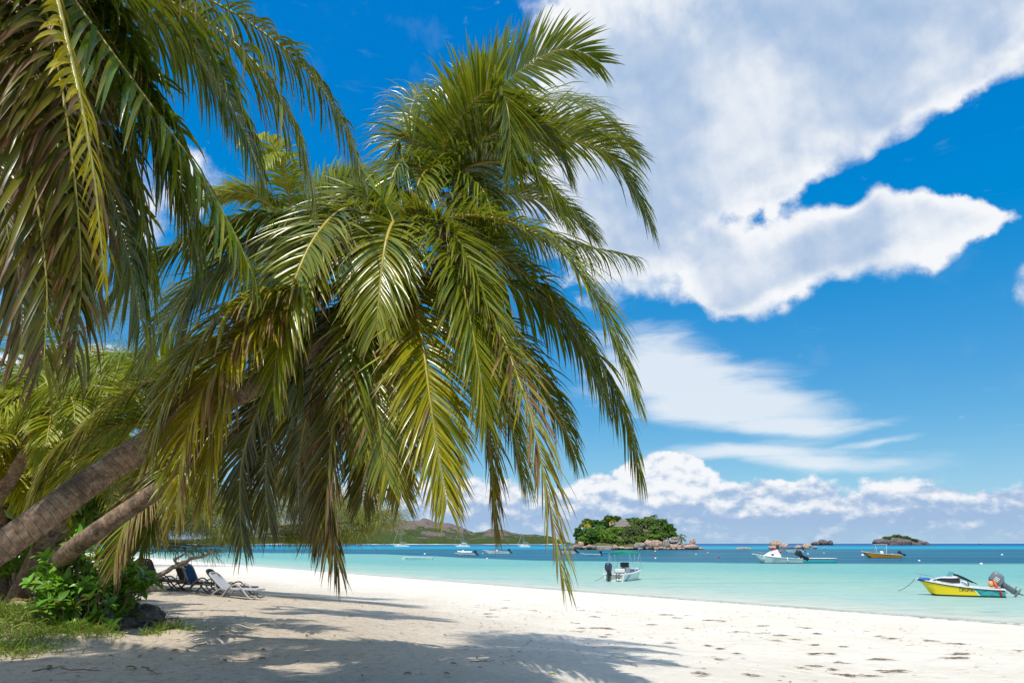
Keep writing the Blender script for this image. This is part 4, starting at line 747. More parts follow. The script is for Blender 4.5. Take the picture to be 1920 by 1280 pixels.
# broad-leaved beach shrubs on the mound
def shrub(gp, tips, label, n, L=.17, w=.075, tint=.12, rad=(.35, .25), name='beach_shrub', grp='leafy shrubs on the mound'):
    e = empty(name, gp); tag(e, label, 'shrub', grp); O = np.array(gp); B = []; Dr = []; Nn = []; mb = MB(); ch = []
    for k in range(n):
        c = tips[k % len(tips)]; t = np.array(c)+rng.normal(0, 1, 3)*np.array([rad[0], rad[0], rad[1]])
        t[2] = max(t[2], float(gz(t[0], t[1]))+.05)
        ax = unit(np.array([rng.normal(0, .6), rng.normal(-.25, .6), 1.0])); s0 = np.array([t[0]*.6+O[0]*.4, t[1]*.6+O[1]*.4, min(t[2]-.25, O[2]+.1)])
        mb.tube([s0-O, (s0+t)/2-O+rng.normal(0, .05, 3), t-O], [.012, .008, .005], 5)
        m = int(rng.integers(7, 12)); cc = rng.random()
        for j in range(m):
            a = j*2.4; r_ = unit(np.cross(ax, [math.cos(a), math.sin(a), .3])); up = rng.uniform(.1, .9)
            B.append(t-ax*.015*j); Dr.append(unit(r_+ax*up)); Nn.append(unit(ax-r_*.3)); ch.append(np.clip(cc+rng.normal(0, .2), 0, 1))
    k = len(B); B, Dr, Nn = map(np.array, (B, Dr, Nn))
    V, F, C = leaflets(B, Dr, Nn, L*rng.uniform(.6, 1.25, k), w*rng.uniform(.7, 1.2, k), rng.uniform(.2, .9, k), 5, .12, np.clip(tint+rng.normal(0, .14, k), 0, 1), np.where(rng.random(k) < .03, 1.2, 0.), np.array(ch), rng.normal(0, .4, k))
    mb.build('stem', M['branch'], e); link_mesh('foliage', V-O, F, M['broad_leaf'], e, True, {'leaf': ('FLOAT_VECTOR', C)}); return e
q = ground_px(215, 1172); yq = q[1]
shrub(q, [at(205, 1085, yq-.2), at(240, 1082, yq-.2), at(180, 1110, yq), at(215, 1125, yq-.2), at(190, 1135, yq-.3), at(228, 1110, yq-.1)], 'bright glossy broad-leaved shrub at the right end of the mound', 85, .23, .095, .22, (.20, .17))
q = ground_px(140, 1175); yq = q[1]
shrub(q, [at(110, 1062, yq+.2), at(150, 1065, yq), at(170, 1085, yq), at(130, 1095, yq), at(95, 1105, yq-.2), at(150, 1120, yq-.2), at(165, 1050, yq+.2), at(178, 1062, yq), at(120, 1130, yq-.3), at(170, 1140, yq-.3)], 'darker leafy shrub around the base of the second trunk', 115, .21, .09, .08, (.24, .20))
q = ground_px(50, 1150); yq = q[1]
shrub(q, [at(20, 1055, yq+.3), at(60, 1048, yq+.3), at(90, 1035, yq+.3), at(50, 1075, yq), at(105, 1050, yq+.3)], 'thin long-leaved shrub between the two leaning trunks', 75, .26, .07, .2, (.3, .24))
# grass on the mound
cent = [ground_px(*p) for p in ((20, 1150), (70, 1160), (120, 1165), (170, 1180), (60, 1195), (130, 1200), (200, 1185), (250, 1182), (15, 1215), (90, 1140), (40, 1135), (150, 1192), (110, 1180), (280, 1178), (-40, 1170), (-30, 1200), (180, 1168))]
B = []
for c in cent:
    k = 850; t = rng.normal(0, 1, (k, 2))*np.array([.36, .30]); B.append(np.stack([c[0]+t[:, 0], c[1]+t[:, 1]], 1))
B = np.vstack(B); B = B[fbm(B[:, 0]*1.5, B[:, 1]*1.5, 77, 3) > -.16]; k = len(B); B3 = np.c_[B, gz(B[:, 0], B[:, 1])-.01]
dd = unit(np.c_[rng.normal(0, .5, k), rng.normal(0, .5, k), np.ones(k)])
V, F, C = leaflets(B3, dd, np.c_[rng.normal(0, 1, (k, 2)), np.zeros(k)+.01], rng.gamma(4, .035, k)+.04, rng.uniform(.008, .018, k), rng.uniform(.5, 2.2, k), 3, .1, np.clip(rng.normal(.25, .2, k), 0, 1), np.where(rng.random(k) < .08, 1.2, 0), rng.random(k))
tag(link_mesh('grass', V, F, M['grass_blade'], None, True, {'leaf': ('FLOAT_VECTOR', C)}), 'bright tufty grass on the sandy mound', kind='stuff')
# ------------------------------------------------------------------ rocks
def rock(name, c, r, mat_, label, cat='rock', grp=None, seed=0, e=.85, nu=26, nv=18, amp=.28, parent=None, rot=0.0):
    mb = MB(); mb.sup((0, 0, 0), r, e, e, nu, nv); s = max(r)
    v = []
    for p in mb.v:
        P = Vector(p); q_ = P/s*1.5+Vector((seed*3.1, seed*1.7, seed)); d = mnoise.fractal(q_, 1.0, 2.0, 4)*amp+amp*.8*(mnoise.voronoi(q_*.8)[0][0]-.4)
        P = P*(1+d); P.rotate(Matrix.Rotation(rot, 3, 'Z')); v.append(tuple(P))
    o = link_mesh(name, v, mb.f, mat_, parent, True); o.location = tuple(c)
    if label: tag(o, label, cat, grp)
    return o
q = ground_px(252, 1180)
rock('earth_mound', (q[0]-.35, q[1]+.35, q[2]+.02), (.62, .5, .36), M['earth_clod'], 'dark lump of earth and roots jutting from the mound onto the sand', 'earth mound', None, 4, .9, 60, 40, .42)
q2 = ground_px(170, 1178)
rock('earth_mound', (q2[0]-.1, q2[1]+.5, q2[2]-.02), (.7, .45, .33), M['earth_clod'], 'shaded earth bank under the leafy shrubs', 'earth mound', None, 9, .9, 50, 34, .4)
q3 = ground_px(302, 1180)
rock('earth_mound', (q3[0]-.2, q3[1]+.3, q3[2]-.02), (.42, .3, .17), M['earth_clod'], 'low dark end of the earth bank tapering onto the sand', 'earth mound', None, 6, .9, 40, 28, .4)
# ------------------------------------------------------------------ broadleaf crowns
def crown(parent, blobs, n, size, tint=.2, dark=0.0, name='crown', mat_=None, gap=.0, dry=0.0):
    O = np.array(parent.location); vol = np.array([b[1][0]*b[1][2] for b in blobs]); vol = vol/vol.sum(); P = []; Nn = []; ch = []; tn = []
    for (c, r), f in zip(blobs, vol):
        nb = max(4, int(10*f*len(blobs)**.5)); sub = []
        for j in range(nb*4):
            d = unit(rng.normal(0, 1, 3)); d[2] = abs(d[2])*.9-.15; sub.append((np.array(c)+d*np.array(r)*rng.uniform(.55, .9), rng.uniform(.22, .42), rng.random(), rng.normal(0, .12)))
        k = int(n*f); pick = rng.integers(0, len(sub), k)
        sc = np.array([s[0] for s in sub])[pick]; sr = np.array([s[1] for s in sub])[pick]; d = unit(rng.normal(0, 1, (k, 3)))
        rr = rng.random(k)**.4
        P.append(sc+d*np.array(r)*sr[:, None]*rr[:, None]); Nn.append(unit(d+np.array([0, 0, .5])+rng.normal(0, .45, (k, 3))))
        ch.append(np.clip(np.array([s[2] for s in sub])[pick]*.6+rng.random(k)*.4-dark, 0, 1)); tn.append(np.clip(tint+np.array([s[3] for s in sub])[pick]+rng.normal(0, .08, k), 0, 1))
    P = np.vstack(P); Nn = np.vstack(Nn); k = len(P); ch = np.concatenate(ch); tn = np.concatenate(tn)
    a = unit(np.cross(Nn, rng.normal(0, 1, (k, 3)))); b = np.cross(Nn, a); s = size*rng.uniform(.5, 1.3, k)[:, None]
    V = np.stack([P-a*s, P-b*s*.5-Nn*s*.12, P+a*s, P+b*s*.5-Nn*s*.12], 1).reshape(-1, 3); F = np.arange(k*4).reshape(k, 4)
    C = np.repeat(np.stack([tn, np.where(rng.random(k) < dry, .9, 0), ch], 1), 4, 0)
    return link_mesh(name, V-O, F, mat_ or M['tree_leaf'], parent, False, {'leaf': ('FLOAT_VECTOR', C)})
def tree(base, blobs, n, size, label, tint=.2, dark=0., name='broadleaf_tree', grp=None, dry=0., tr=.3):
    e = empty(name, base); tag(e, label, 'tree', grp); O = np.array(base); limbs = []; rad = []
    top = np.array(blobs[0][0]); limbs.append([O-np.array([0, 0, .4]), O*.5+top*.5, top]); rad.append([tr, tr*.7, tr*.3])
    for c, r in blobs:
        c = np.array(c)
        for j in range(3):
            limbs.append([O*.45+top*.55+np.array([0, 0, 0.]), (O*.2+top*.3+c*.5), c+rng.normal(0, .45, 3)*np.array(r)]); rad.append([tr*.45, tr*.3, tr*.08])
    limb_mesh(e, limbs, rad, M['branch'], seg=6); crown(e, blobs, n, size, tint, dark, dry=dry); return e
# leafy backdrop behind the palms at the left
for (px, py, Yd, rx, rz, tint, dark, lab) in ((20, 930, 18, 1.7, 1.3, .45, -.3, 'bright green leafy bush low behind the thick leaning trunk at the left edge'), (95, 950, 21, 1.6, 1.2, .55, -.3, 'yellowish bush glimpsed between the two leaning trunks'),
        (-40, 900, 28, 4.0, 3.2, .3, .1, 'large leafy tree closing the view behind the palms at the left edge'), (150, 985, 34, 2.6, 1.6, .3, 0, 'round bush behind the second trunk, before the far sand'), (230, 930, 40, 4.0, 3.2, .2, .15, 'darker leafy tree behind the low palm fronds'), (60, 840, 42, 6, 5, .3, .1, 'big leafy tree furthest back in the grove')):
    c = at(px, py, Yd); b = np.array([c[0], Yd+.5, float(gz(c[0], Yd+.5))])
    tree(b, [(c, (rx, rx*.8, rz)), (c+np.array([rx*.8, .3, -rz*.25]), (rx*.7, rx*.6, rz*.7)), (c+np.array([-rx*.8, .3, -rz*.2]), (rx*.7, rx*.6, rz*.75))], 5200, .16 if Yd < 30 else .24, lab, tint, dark, grp='bushes and trees behind the palms', tr=.12)
# ------------------------------------------------------------------ the wooded granite islet
def zi(zx, zy, Yd): return at(1060+zx*.13542, 950+zy*.13542, Yd)
IY = 392.0; kz = .13542*IY/1280*math.sqrt(1)      # metres per zoom pixel at the islet
x0, x1 = zi(60, 0, IY)[0], zi(1880, 0, IY)[0]
ux = np.linspace(x0-6, x1+4, 90); vy = np.linspace(IY-4, IY+48, 50); U, V = np.meshgrid(ux, vy)
pf = np.interp(U, [zi(a, 0, IY)[0] for a in (40, 120, 250, 450, 800, 1200, 1480, 1600, 1700, 1880, 1930)], [-1.2, .8, 7, 12, 14.5, 13, 7, 2.2, 1.0, .5, -1.2])
vv = np.clip((V-IY)/26, -.2, 2); sh_ = np.where(vv < 1, np.sin(np.clip(vv, -.2, 1)*math.pi/2), np.cos((vv-1)*math.pi/2))
Zi = pf*sh_+.9*fbm(U/6, V/6, 61, 4)-.2
i = np.arange(U.size).reshape(U.shape); F = np.stack([i[:-1, :-1], i[:-1, 1:], i[1:, 1:], i[1:, :-1]], -1).reshape(-1, 4)
m_, T = mat('islet_soil'); finish(T, principled(T, T.mix(T.noise(T.pos(), .4, 6, .65), (0.05, 0.075, 0.025), (0.20, 0.16, 0.10)), .95, .1))
tag(link_mesh('islet_ground', np.stack([U, V, Zi], -1).reshape(-1, 3), F, m_), 'low rocky ground of the wooded islet', kind='structure')
def isl_z(x, y): return float(np.interp(x, ux, Zi[np.abs(vy-y).argmin()]))
IT = [ # zoom x, y, rx, ry, depth, tint, dark, label
 (185, 375, 62, 100, 9, .0, .25, 'dark dense tree at the left tip of the islet'), (310, 240, 95, 85, 15, .0, .22, 'dark domed tree behind the pale palm on the islet'), (430, 225, 65, 50, 22, .0, .25, 'dark tree in the dip left of the thatched roof'),
 (605, 175, 75, 68, 22, .0, .2, 'tallest dark round tree just left of the thatched roof'), (715, 170, 58, 50, 24, .0, .15, 'dark tree touching the left slope of the thatched roof'), (530, 240, 70, 60, 19, .0, .22, 'dark tree below the tallest one, left of the roof'),
 (350, 400, 120, 130, 6, .12, .0, 'mid-green spreading tree over the left shore boulders'), (480, 320, 90, 80, 12, .15, -.05, 'green tree in the second row left of the bright trees'), (560, 410, 110, 110, 7, .35, -.45, 'bright green tree directly above the terrace'), (710, 350, 115, 90, 11, .38, -.45, 'bright green tree below the thatched roof'),
 (640, 440, 95, 80, 6, .4, -.45, 'lowest bright green tree beside the dark gap in the shore'), (950, 360, 140, 130, 8, .3, .1, 'large grey-olive tree in the middle of the islet'), (860, 480, 75, 85, 5, .5, .15, 'grey-olive bush hanging over the shore in mid islet'), (985, 215, 110, 80, 20, .45, .0, 'olive-green tree right of the thatched roof'),
 (865, 200, 50, 45, 26, .1, .15, 'small dark tree touching the right slope of the roof'), (1170, 230, 110, 85, 20, .4, .05, 'tall olive tree at the top of the right half of the islet'), (1320, 230, 100, 75, 18, .2, .1, 'domed green tree on the right shoulder of the islet'), (1430, 310, 95, 90, 12, .2, .08, 'green tree on the right edge above the grey rocks'),
 (1270, 340, 115, 90, 11, .32, .05, 'olive-green tree in the middle of the right half'), (1190, 425, 150, 55, 5, .42, -.1, 'yellow-green bushes along the top of the biggest boulders'), (1010, 460, 100, 65, 5, .4, -.05, 'yellow-green bush left of the round white boulder'), (755, 500, 55, 60, 4, .4, -.1, 'small light bush on the shore under the olive tree'),
 (1490, 385, 55, 48, 9, .25, .0, 'small tree beside the leaning palm at the right edge'), (1140, 165, 55, 30, 28, .6, .2, 'thin greyish treetop on the crest of the islet'), (240, 470, 80, 60, 4, .3, -.1, 'light green bush on the left shore of the islet'), (1340, 400, 90, 45, 6, .3, 0, 'bush above the split boulders')]
for zx, zy, rx, ry, dp, tint, dark, lab in IT:
    c = zi(zx, zy, IY+dp); sc = kz*(IY+dp)/IY*1.04; b = np.array([c[0], IY+dp+1, min(isl_z(c[0], IY+dp+1), c[2]-1)])
    rx *= sc*.92; ry *= sc*.92
    bl = [(c, (rx, rx*.75, ry))]+[(c+np.array([rx*dx, rng.normal(0, .5), ry*dz]), (rx*.72, rx*.6, ry*.72)) for dx, dz in ((-.62, -.35), (.6, -.3), (-.25, .38), (.3, .3), (0, -.6))]
    tree(b, bl, int(2600*max(1, rx*ry/14)), .5, lab, tint, dark*1.7, grp='trees on the wooded islet', tr=.22, dry=.55 if 'olive' in lab and 'grey' in lab else (.22 if 'olive' in lab or 'greyish' in lab else .02))
def small_palm(c, base, label, L=3.2, n=13, tint=.3, grp=None, w=.16, nl=26):
    e = empty('coconut_palm', base); tag(e, label, 'palm tree', grp); b = np.array(base)
    trunk(e, [b-np.array([0, 0, .3]), b*.5+c*.5+np.array([.2, 0, 0]), c], [.22, .17, .14], ring=.3, seg=8)
    for k in range(n):
        el = R(rng.uniform(-20, 75)); frond(e, arc(c, 2*math.pi*k/n+rng.uniform(-.2, .2), el, L*rng.uniform(.8, 1.1), 1.8), n=nl, L=.95, w=w, droop=1.0, tint=tint, brown=.05, K=3, rr=.05)
c = zi(1598, 415, IY+5); small_palm(c, (c[0]-.8, IY+5, isl_z(c[0], IY+5)), 'dark coconut palm standing free at the right end of the islet', 4.6, 14, .1, 'palms on the islet')
c = zi(305, 235, IY+9); small_palm(c, (c[0], IY+12, isl_z(c[0], IY+12)), 'pale yellowish palm crown among the dark trees at the left of the islet', 4.2, 15, .85, 'palms on the islet')
c = zi(632, 195, IY+18); small_palm(c, (c[0], IY+20, isl_z(c[0], IY+20)), 'palm crown with straw-coloured fronds just left of the thatched roof', 3.8, 13, .6, 'palms on the islet')
c = zi(1225, 130, IY+28); small_palm(c, (c[0], IY+28, isl_z(c[0], IY+28)), 'lone dark palm top poking above the crest of the islet', 3.0, 11, .0, 'palms on the islet')
# thatched house
hp = zi(785, 285, IY+16); hs_ = empty('thatched_house', (hp[0], IY+18, hp[2]-3)); tag(hs_, 'house with a steep grey thatched roof among the islet trees', 'house')
def hl(zx, zy, dy=0): p = zi(zx, zy, IY+16); return (p[0]-hp[0], dy, p[2]-hp[2]+3)
mb = MB(); ap = (hl(780, 165)[0], 0, hl(780, 165)[2]); ap2 = (hl(835, 172)[0], 0, ap[2]-.1); bz = hl(0, 275)[2]; xl, xr = hl(655, 0)[0], hl(885, 0)[0]
for k, (t0, t1) in enumerate(((0, .36), (.34, .70), (.68, 1.0))):     # three courses of thatch, each a little proud of the one below
    def ringp(t, out): 
        x_l = ap[0]+(xl-ap[0])*t-out; x_r = ap2[0]+(xr-ap2[0])*t+out; z = ap[2]+(bz-ap[2])*t; yy_ = 4.2*t+out+.05
        return [(x_l, -yy_, z), (x_r, -yy_, z), (x_r, yy_, z), (x_l, yy_, z)]
    mb.loft([ringp(t1, .14), ringp(t1, 0.0) if 0 else [(p[0], p[1], p[2]+.16) for p in ringp(t1, .14)], ringp(t0, .1)], True, True, k == 0)
mb.build('roof', M['thatch'], hs_, smooth=False)
mb = MB(); mb.box(xl+.9, -3.4, bz-2.6, xr-.9, 3.4, bz+.25); mb.build('wall', M['offwhite'], hs_)
mb = MB(); 
for x in np.linspace(xl+.4, xr-.4, 6): mb.tube([(x, -3.9, bz-2.6), (x, -3.9, bz+.2)], .09, 6)
mb.build('post', M['branch'], hs_)
for x in (xl+2.2, (xl+xr)/2, xr-2.2):
    w_ = MB(); w_.box(x-.6, -3.43, bz-2.0, x+.6, -3.37, bz-.5); w_.build('window', M['darkwin'], hs_)
# terrace wall with a white balustrade
a, b = zi(440, 572, IY-1.5), zi(640, 572, IY-1.5); te = empty('terrace_wall', ((a[0]+b[0])/2, IY-.5, 0)); tag(te, 'low stone terrace with white balustrade at the waterline of the islet', 'terrace'); hw = (b[0]-a[0])/2
mb = MB(); mb.box(-hw, -1.2, -.6, hw, 3, 1.15, .2); mb.build('retaining_wall', M['granite_grey'], te)
mb = MB(); mb.box(-hw, -1.25, 1.95, hw, -1.1, 2.06); mb.build('handrail', M['white'], te)
for x in np.linspace(-hw+.1, hw-.1, 12):
    w_ = MB(); w_.sup((x, -1.17, 1.55), (.11, .11, .4), .6, .8, 8, 6); w_.build('baluster', M['white'], te)
# shore boulders
BO = [(1020, 540, 75, 46, 0, 'g', 'round whitish boulder with a dark base, left of the biggest ones'), (1160, 530, 62, 62, 0, 'p', 'biggest smooth pink boulder on the islet shore'), (1260, 520, 58, 55, 1, 'p', 'pink boulder with a vertical crack right of the biggest'), (1395, 522, 52, 62, 0, 'G', 'tall grey-stained boulder between pink ones'), (1325, 520, 40, 40, 1.5, 'g', 'pale boulder wedged behind the grey-stained one'),
 (1480, 555, 48, 36, 0, 'p', None), (1545, 550, 42, 30, .5, 'p', None), (1600, 552, 40, 26, 1, 'g', None), (1740, 556, 95, 34, -.5, 'p', 'long flat pink rock at the right tip of the islet'), (1757, 488, 40, 58, .5, 'p', 'pointed pink rock standing on the flat rock at the right tip'), (1850, 574, 50, 12, 0, 'p', None),
 (1035, 573, 34, 18, -1.5, 'p', None), (1260, 574, 32, 16, -1.6, 'p', None), (1330, 566, 34, 18, -1.4, 'p', None), (1375, 574, 24, 14, -1.6, 'p', None), (1430, 578, 24, 10, -1.6, 'p', None), (1500, 578, 26, 12, -1.4, 'p', None), (1580, 576, 34, 14, -1, 'p', None), (1650, 574, 30, 12, -1, 'p', None),
 (215, 526, 40, 42, 0, 'p', 'upright pink boulder at the left end of the islet shore'), (140, 548, 42, 26, .5, 'g', 'low pale boulder at the left tip of the islet'), (330, 545, 38, 22, 0, 'p', None), (268, 558, 26, 18, -1, 'p', None), (395, 555, 34, 16, -1, 'g', None), (690, 558, 36, 26, 0, 'p', None), (770, 565, 46, 20, 0, 'p', None), (620, 572, 28, 14, -.5, 'p', None), (850, 572, 40, 14, 0, 'p', None), (920, 570, 34, 14, 0, 'p', None),
 (1490, 482, 56, 26, 3, 'G', 'grey rock shelf under the small tree by the palm'), (1510, 437, 40, 22, 5, 'g', 'pale rock resting on the grey shelf'), (1420, 470, 40, 20, 4, 'G', None), (1620, 520, 44, 22, 4, 'G', None), (95, 565, 26, 12, 0, 'p', None), (1900, 580, 20, 6, 0, 'p', None), (560, 570, 30, 14, 0, 'g', None)]
mm = {'p': 'granite_pink', 'g': 'granite_grey', 'G': 'granite_grey'}
for k, (zx, zy, rx, ry, dp, m1, lab) in enumerate(BO):
    c = zi(zx, zy, IY+dp); rock('granite_boulder', c, (rx*kz, rx*kz*.8, ry*kz), M[mm[m1]] if m1 != 'p' else M['granite_pink'], lab or 'small pinkish granite boulder in the row along the islet shore', 'boulder', 'granite boulders around the islet' if lab else 'small granite boulders along the islet shore', k+1, 1.35 if 'pointed' in (lab or '') else .8, 22, 16, .22, rot=rng.uniform(-.3, .3))
# loose rocks to the right of the islet
RY = 455.0; kr = .15625*RY/1280
for k, (zx, zy, rx, ry, dp, m1, lab) in enumerate([(355, 135, 62, 46, 2, 'granite_pink', 'tallest pale pink rock of the small group standing in the water'), (440, 152, 52, 36, 0, 'granite_pink', 'blunt pink rock leaning on the right of the tallest one'), (305, 166, 46, 18, -.5, 'granite_pink', 'low rock at the left foot of the tallest pink rock'),
        (510, 166, 40, 13, 0, 'granite_grey', 'flat brownish rock in the gap of the pink rock group'), (622, 162, 36, 22, 0, 'granite_pink', 'small peaked rock in the middle of the row'), (720, 156, 50, 32, 0, 'granite_pink', 'broad peaked rock near the right end of the row'), (820, 167, 28, 15, 0, 'granite_pink', 'small rounded rock right of the broad peaked one'), (936, 171, 16, 8, 0, 'granite_pink', 'smallest rock, alone at the right end of the row'), (-40, 180, 85, 15, 0, 'granite_pink', 'flat pale rock awash between the islet and the rock group'), (575, 168, 26, 13, -.4, 'granite_pink', 'low brown rock left of the small peaked one')]):
    c = at(1400+zx*.15625, 1000+zy*.15625, RY+dp); rock('sea_rock', c, (rx*kr, rx*kr*.8, ry*kr), M[m1], lab, 'rock', 'rocks standing in the lagoon', k+41, .8, 22, 16, .25)
for k, (zx, zy, rx, ry, lab) in enumerate([(828, 120, 42, 20, 'low left lump of the dark rock trio on the horizon'), (915, 108, 48, 34, 'tallest middle lump of the dark rock trio on the horizon'), (1002, 112, 26, 27, 'round right lump of the dark rock trio on the horizon')]):
    c = at(1400+zx*.15625, 1000+zy*.15625, 1500); q_ = .15625*1500/1280; rock('sea_rock', c, (rx*q_, rx*q_, ry*q_), M['granite_dark'], lab, 'rock', 'dark rocks on the horizon', k+60, .8, 24, 16, .3)
FY = 1500.0; kf = FY/1280
for k, (px, py, rx, ry, lab) in enumerate([(1690, 1017, 36, 7, 'main dark rock hump of the far islet on the horizon'), (1665, 1018, 20, 6, 'left dark rock foot of the far islet'), (1722, 1018, 20, 5, 'right flat rock foot of the far islet'), (1680, 1010, 14, 6, 'upper rock of the far islet below its trees')]):
    c = at(px, py+1.5, FY+k*3); rock('islet_rock', c, (rx*kf, 14, ry*kf), M['granite_dark'], lab, 'rock', 'rocks of the far islet', k+70, .7, 44, 26, .55)
for k, (px, py, rx, ry, lab) in enumerate([(1666, 1009, 13, 6, 'dark bushy tree at the left of the far islet'), (1682, 1005.5, 11, 6.5, 'tallest dark tree on the far islet'), (1696, 1008, 12, 5.5, 'dark tree right of the tallest on the far islet'), (1710, 1012, 13, 4, 'low dark scrub tree on the right slope of the far islet'), (1657, 1012, 6, 3, 'small scrub tree at the left rim of the far islet')]):
    c = at(px, py, FY-4); rx *= kf*.9; ry *= kf*.9
    tree(c-np.array([0, -2, ry*1.2]), [(c, (rx, 7, ry)), (c+np.array([-rx*.5, 0, -ry*.3]), (rx*.6, 6, ry*.7)), (c+np.array([rx*.5, 0, -ry*.3]), (rx*.6, 6, ry*.7))], 900, 1.4, lab, .05, .3, grp='trees on the far islet', tr=.4)
# ------------------------------------------------------------------ boats
def hull_secs(L, B, hs, hb, n=22, flare=.80, deadrise=.28, full=2.4, rake=.14):
    out = []
    for s in np.linspace(0, 1, n):
        x = -L/2+s*L; b = B/2*(1 if s < .45 else max(.012, 1-((s-.45)/.55)**full))*(.93+.07*min(1, s/.3))
        sh = hs+(hb-hs)*s**1.7; up = max(0, (s-.72)/.28)**1.6; zk = -deadrise+(sh*.82+deadrise)*up; zc = zk+.22*(1-up)+(sh-zk)*.25*up; bc = b*(flare-.18*s)
        xk = x-rake*L*max(0, (s-.8)/.2)**1.3*.35
        out.append((x, xk, b, bc, sh, zk, zc, s))
    return out
def hull(parent, L, B, hs, hb, mat_, inner=.1, floor=.08, deck_from=.62, matg=None, matin=None, boot=None, **k):
    S = hull_secs(L, B, hs, hb, **k); mb = MB()
    mb.loft([[(x, b, sh), ((x*.7+xk*.3), b*.5+bc*.5, sh*.45+zc*.55), (xk*.8+x*.2, bc, zc), (xk, 0, zk), (xk*.8+x*.2, -bc, zc), ((x*.7+xk*.3), -(b*.5+bc*.5), sh*.45+zc*.55), (x, -b, sh)] for x, xk, b, bc, sh, zk, zc, s in S], cap0=True, cap1=True)
    mb.build('hull', mat_, parent)
    if boot:
        mb = MB(); mb.loft([[(x*.3+xk*.7, b_*(1) , .07), (xk*.8+x*.2, b_-.004, -.12)] for x, xk, b_, s in [(x, xk, (bc+(b-bc)*max(0, min(1, (.07-zc)/(sh-zc))))+.006, s) for x, xk, b, bc, sh, zk, zc, s in S if zc < .05]])
        mb2 = MB(); mb2.v = [(p[0], -p[1], p[2]) for p in mb.v]; mb2.f = [q[::-1] for q in mb.f]; mb.add(mb2.v, mb2.f); mb.build('boot_stripe', boot, parent)
    mb = MB()                                                    # gunwale cap, side decks and foredeck
    G = [[(x, (b+.03), sh-.05), (x, b+.03, sh+.025), (x, max(0, b-inner), sh+.03), (x, max(0, b-inner-.01), sh-.02)] for x, xk, b, bc, sh, zk, zc, s in S]
    mb.loft(G); mb.loft([[(p[0], -p[1], p[2]) for p in q][::-1] for q in G])
    x, xk, b, bc, sh, zk, zc, s = S[0]; mb.box(x-.04, -b-.03, sh-.06, x+.12, b+.03, sh+.032)
    D_ = [q for q in S if q[7] >= deck_from-.001]
    mb.loft([[(x, max(0, b-.02), sh+.012), (x, 0, sh+.06), (x, -max(0, b-.02), sh+.012)] for x, xk, b, bc, sh, zk, zc, s in D_])
    mb.build('gunwale', matg or M['white'], parent)
    mb = MB(); C_ = [q for q in S if q[7] <= deck_from+.03]
    mb.loft([[(x, max(.01, b-inner), sh), (x, max(.01, min(bc, b-inner)-.02), max(floor, zc+.03)), (x, -max(.01, min(bc, b-inner)-.02), max(floor, zc+.03)), (x, -max(.01, b-inner), sh)][::-1] for x, xk, b, bc, sh, zk, zc, s in C_], cap0=True, cap1=True)
    mb.build('cockpit', matin or M['offwhite'], parent)
    return S
def outboard(parent, x, y, z, tilt, col, s=1.0, stripe=None):
    Mx = Matrix.Translation((x, y, z)) @ Matrix.Rotation(R(tilt), 4, 'Y') @ Matrix.Scale(s, 4)
    mb = MB(); mb.sup((-.28, 0, .50), (.36, .235, .30), .55, .6, 18, 12); mb.sup((-.22, 0, .25), (.27, .2, .12), .4, .5, 16, 8)
    v = []
    for p in mb.v: v.append((p[0]+(.10*(p[2]-.4) if p[2] > .4 else 0), p[1]*(1-.25*max(0, p[2]-.45)), p[2]))
    mb.v = v; mb.xf(Mx); mb.build('outboard_cowling', col, parent)
    mb = MB(); mb.loft([[(-.36+dx, sy*w, zz) for dx, sy in ((.0, 0), (.05, 1), (.26, .8), (.32, 0), (.26, -.8), (.05, -1))] for zz, w in ((.18, .13), (-.1, .09), (-.45, .06), (-.62, .05))], True, True, True)
    mb.box(-.52, -.15, -.50, -.02, .15, -.475); mb.sup((-.24, 0, -.70), (.30, .062, .07), 1, 1, 10, 8)
    mb.loft([[(-.30, .015, -.72), (-.18, .0, -.72), (-.30, -.015, -.72)], [(-.36, .006, -.98), (-.28, 0, -.98), (-.36, -.006, -.98)]], True, False, True)
    mb.xf(Mx); lw = mb.build('outboard_leg', col if col is M['grey'] else M['black'], parent)
    mb = MB()
    for k in range(3):
        a = k*2*math.pi/3; mb.sup((-.54, .06*math.cos(a), -.70+.06*math.sin(a)), (.02, .035, .045), 1, 1, 7, 5, Matrix.Rotation(a, 3, 'X') @ Matrix.Rotation(.5, 3, 'Z'))
    mb.xf(Mx); mb.build('propeller', M['steel'], lw)
    mb = MB(); mb.box(-.07, -.12, -.15, .06, .12, .22, .1); mb.xf(Matrix.Translation((x+.02, y, z)) @ Matrix.Scale(s, 4)); mb.build('motor_bracket', M['black'], parent)
    if stripe:
        mb = MB()
        for q in (-.30, -.21, -.12): mb.box(q-.02, -.239, .36, q+.02, .239, .60)
        mb.xf(Mx); mb.build('cowling_stripe', stripe, parent)
def rail(parent, S, s0, s1, h, mat_=None, inset=.06, r=.016, name='bow_rail'):
    q = [t for t in S if s0 <= t[7] <= s1]; mb = MB()
    for sg in (1, -1):
        P = [(x, sg*max(0, b-inset), sh+h*min(1, .2+(s-s0)/(s1-s0)*4)) for x, xk, b, bc, sh, zk, zc, s in q]+[(q[-1][0]+.12, 0, q[-1][4]+h*1.05)]
        mb.tube(P, r, 6)
        for t in q[1::3]: mb.tube([(t[0], sg*max(0, t[2]-inset), t[4]), (t[0], sg*max(0, t[2]-inset), t[4]+h*min(1, .2+(t[7]-s0)/(s1-s0)*4))], r*.8, 5)
    return mb.build(name, mat_ or M['steel'], parent)
def boat(name, label, cat, px, py, heading, grp='boats moored in the lagoon', z=0.0):
    p = at_z(px, py, z); e = empty(name, (p[0], p[1], z), R(heading)); tag(e, label, cat, grp); return e
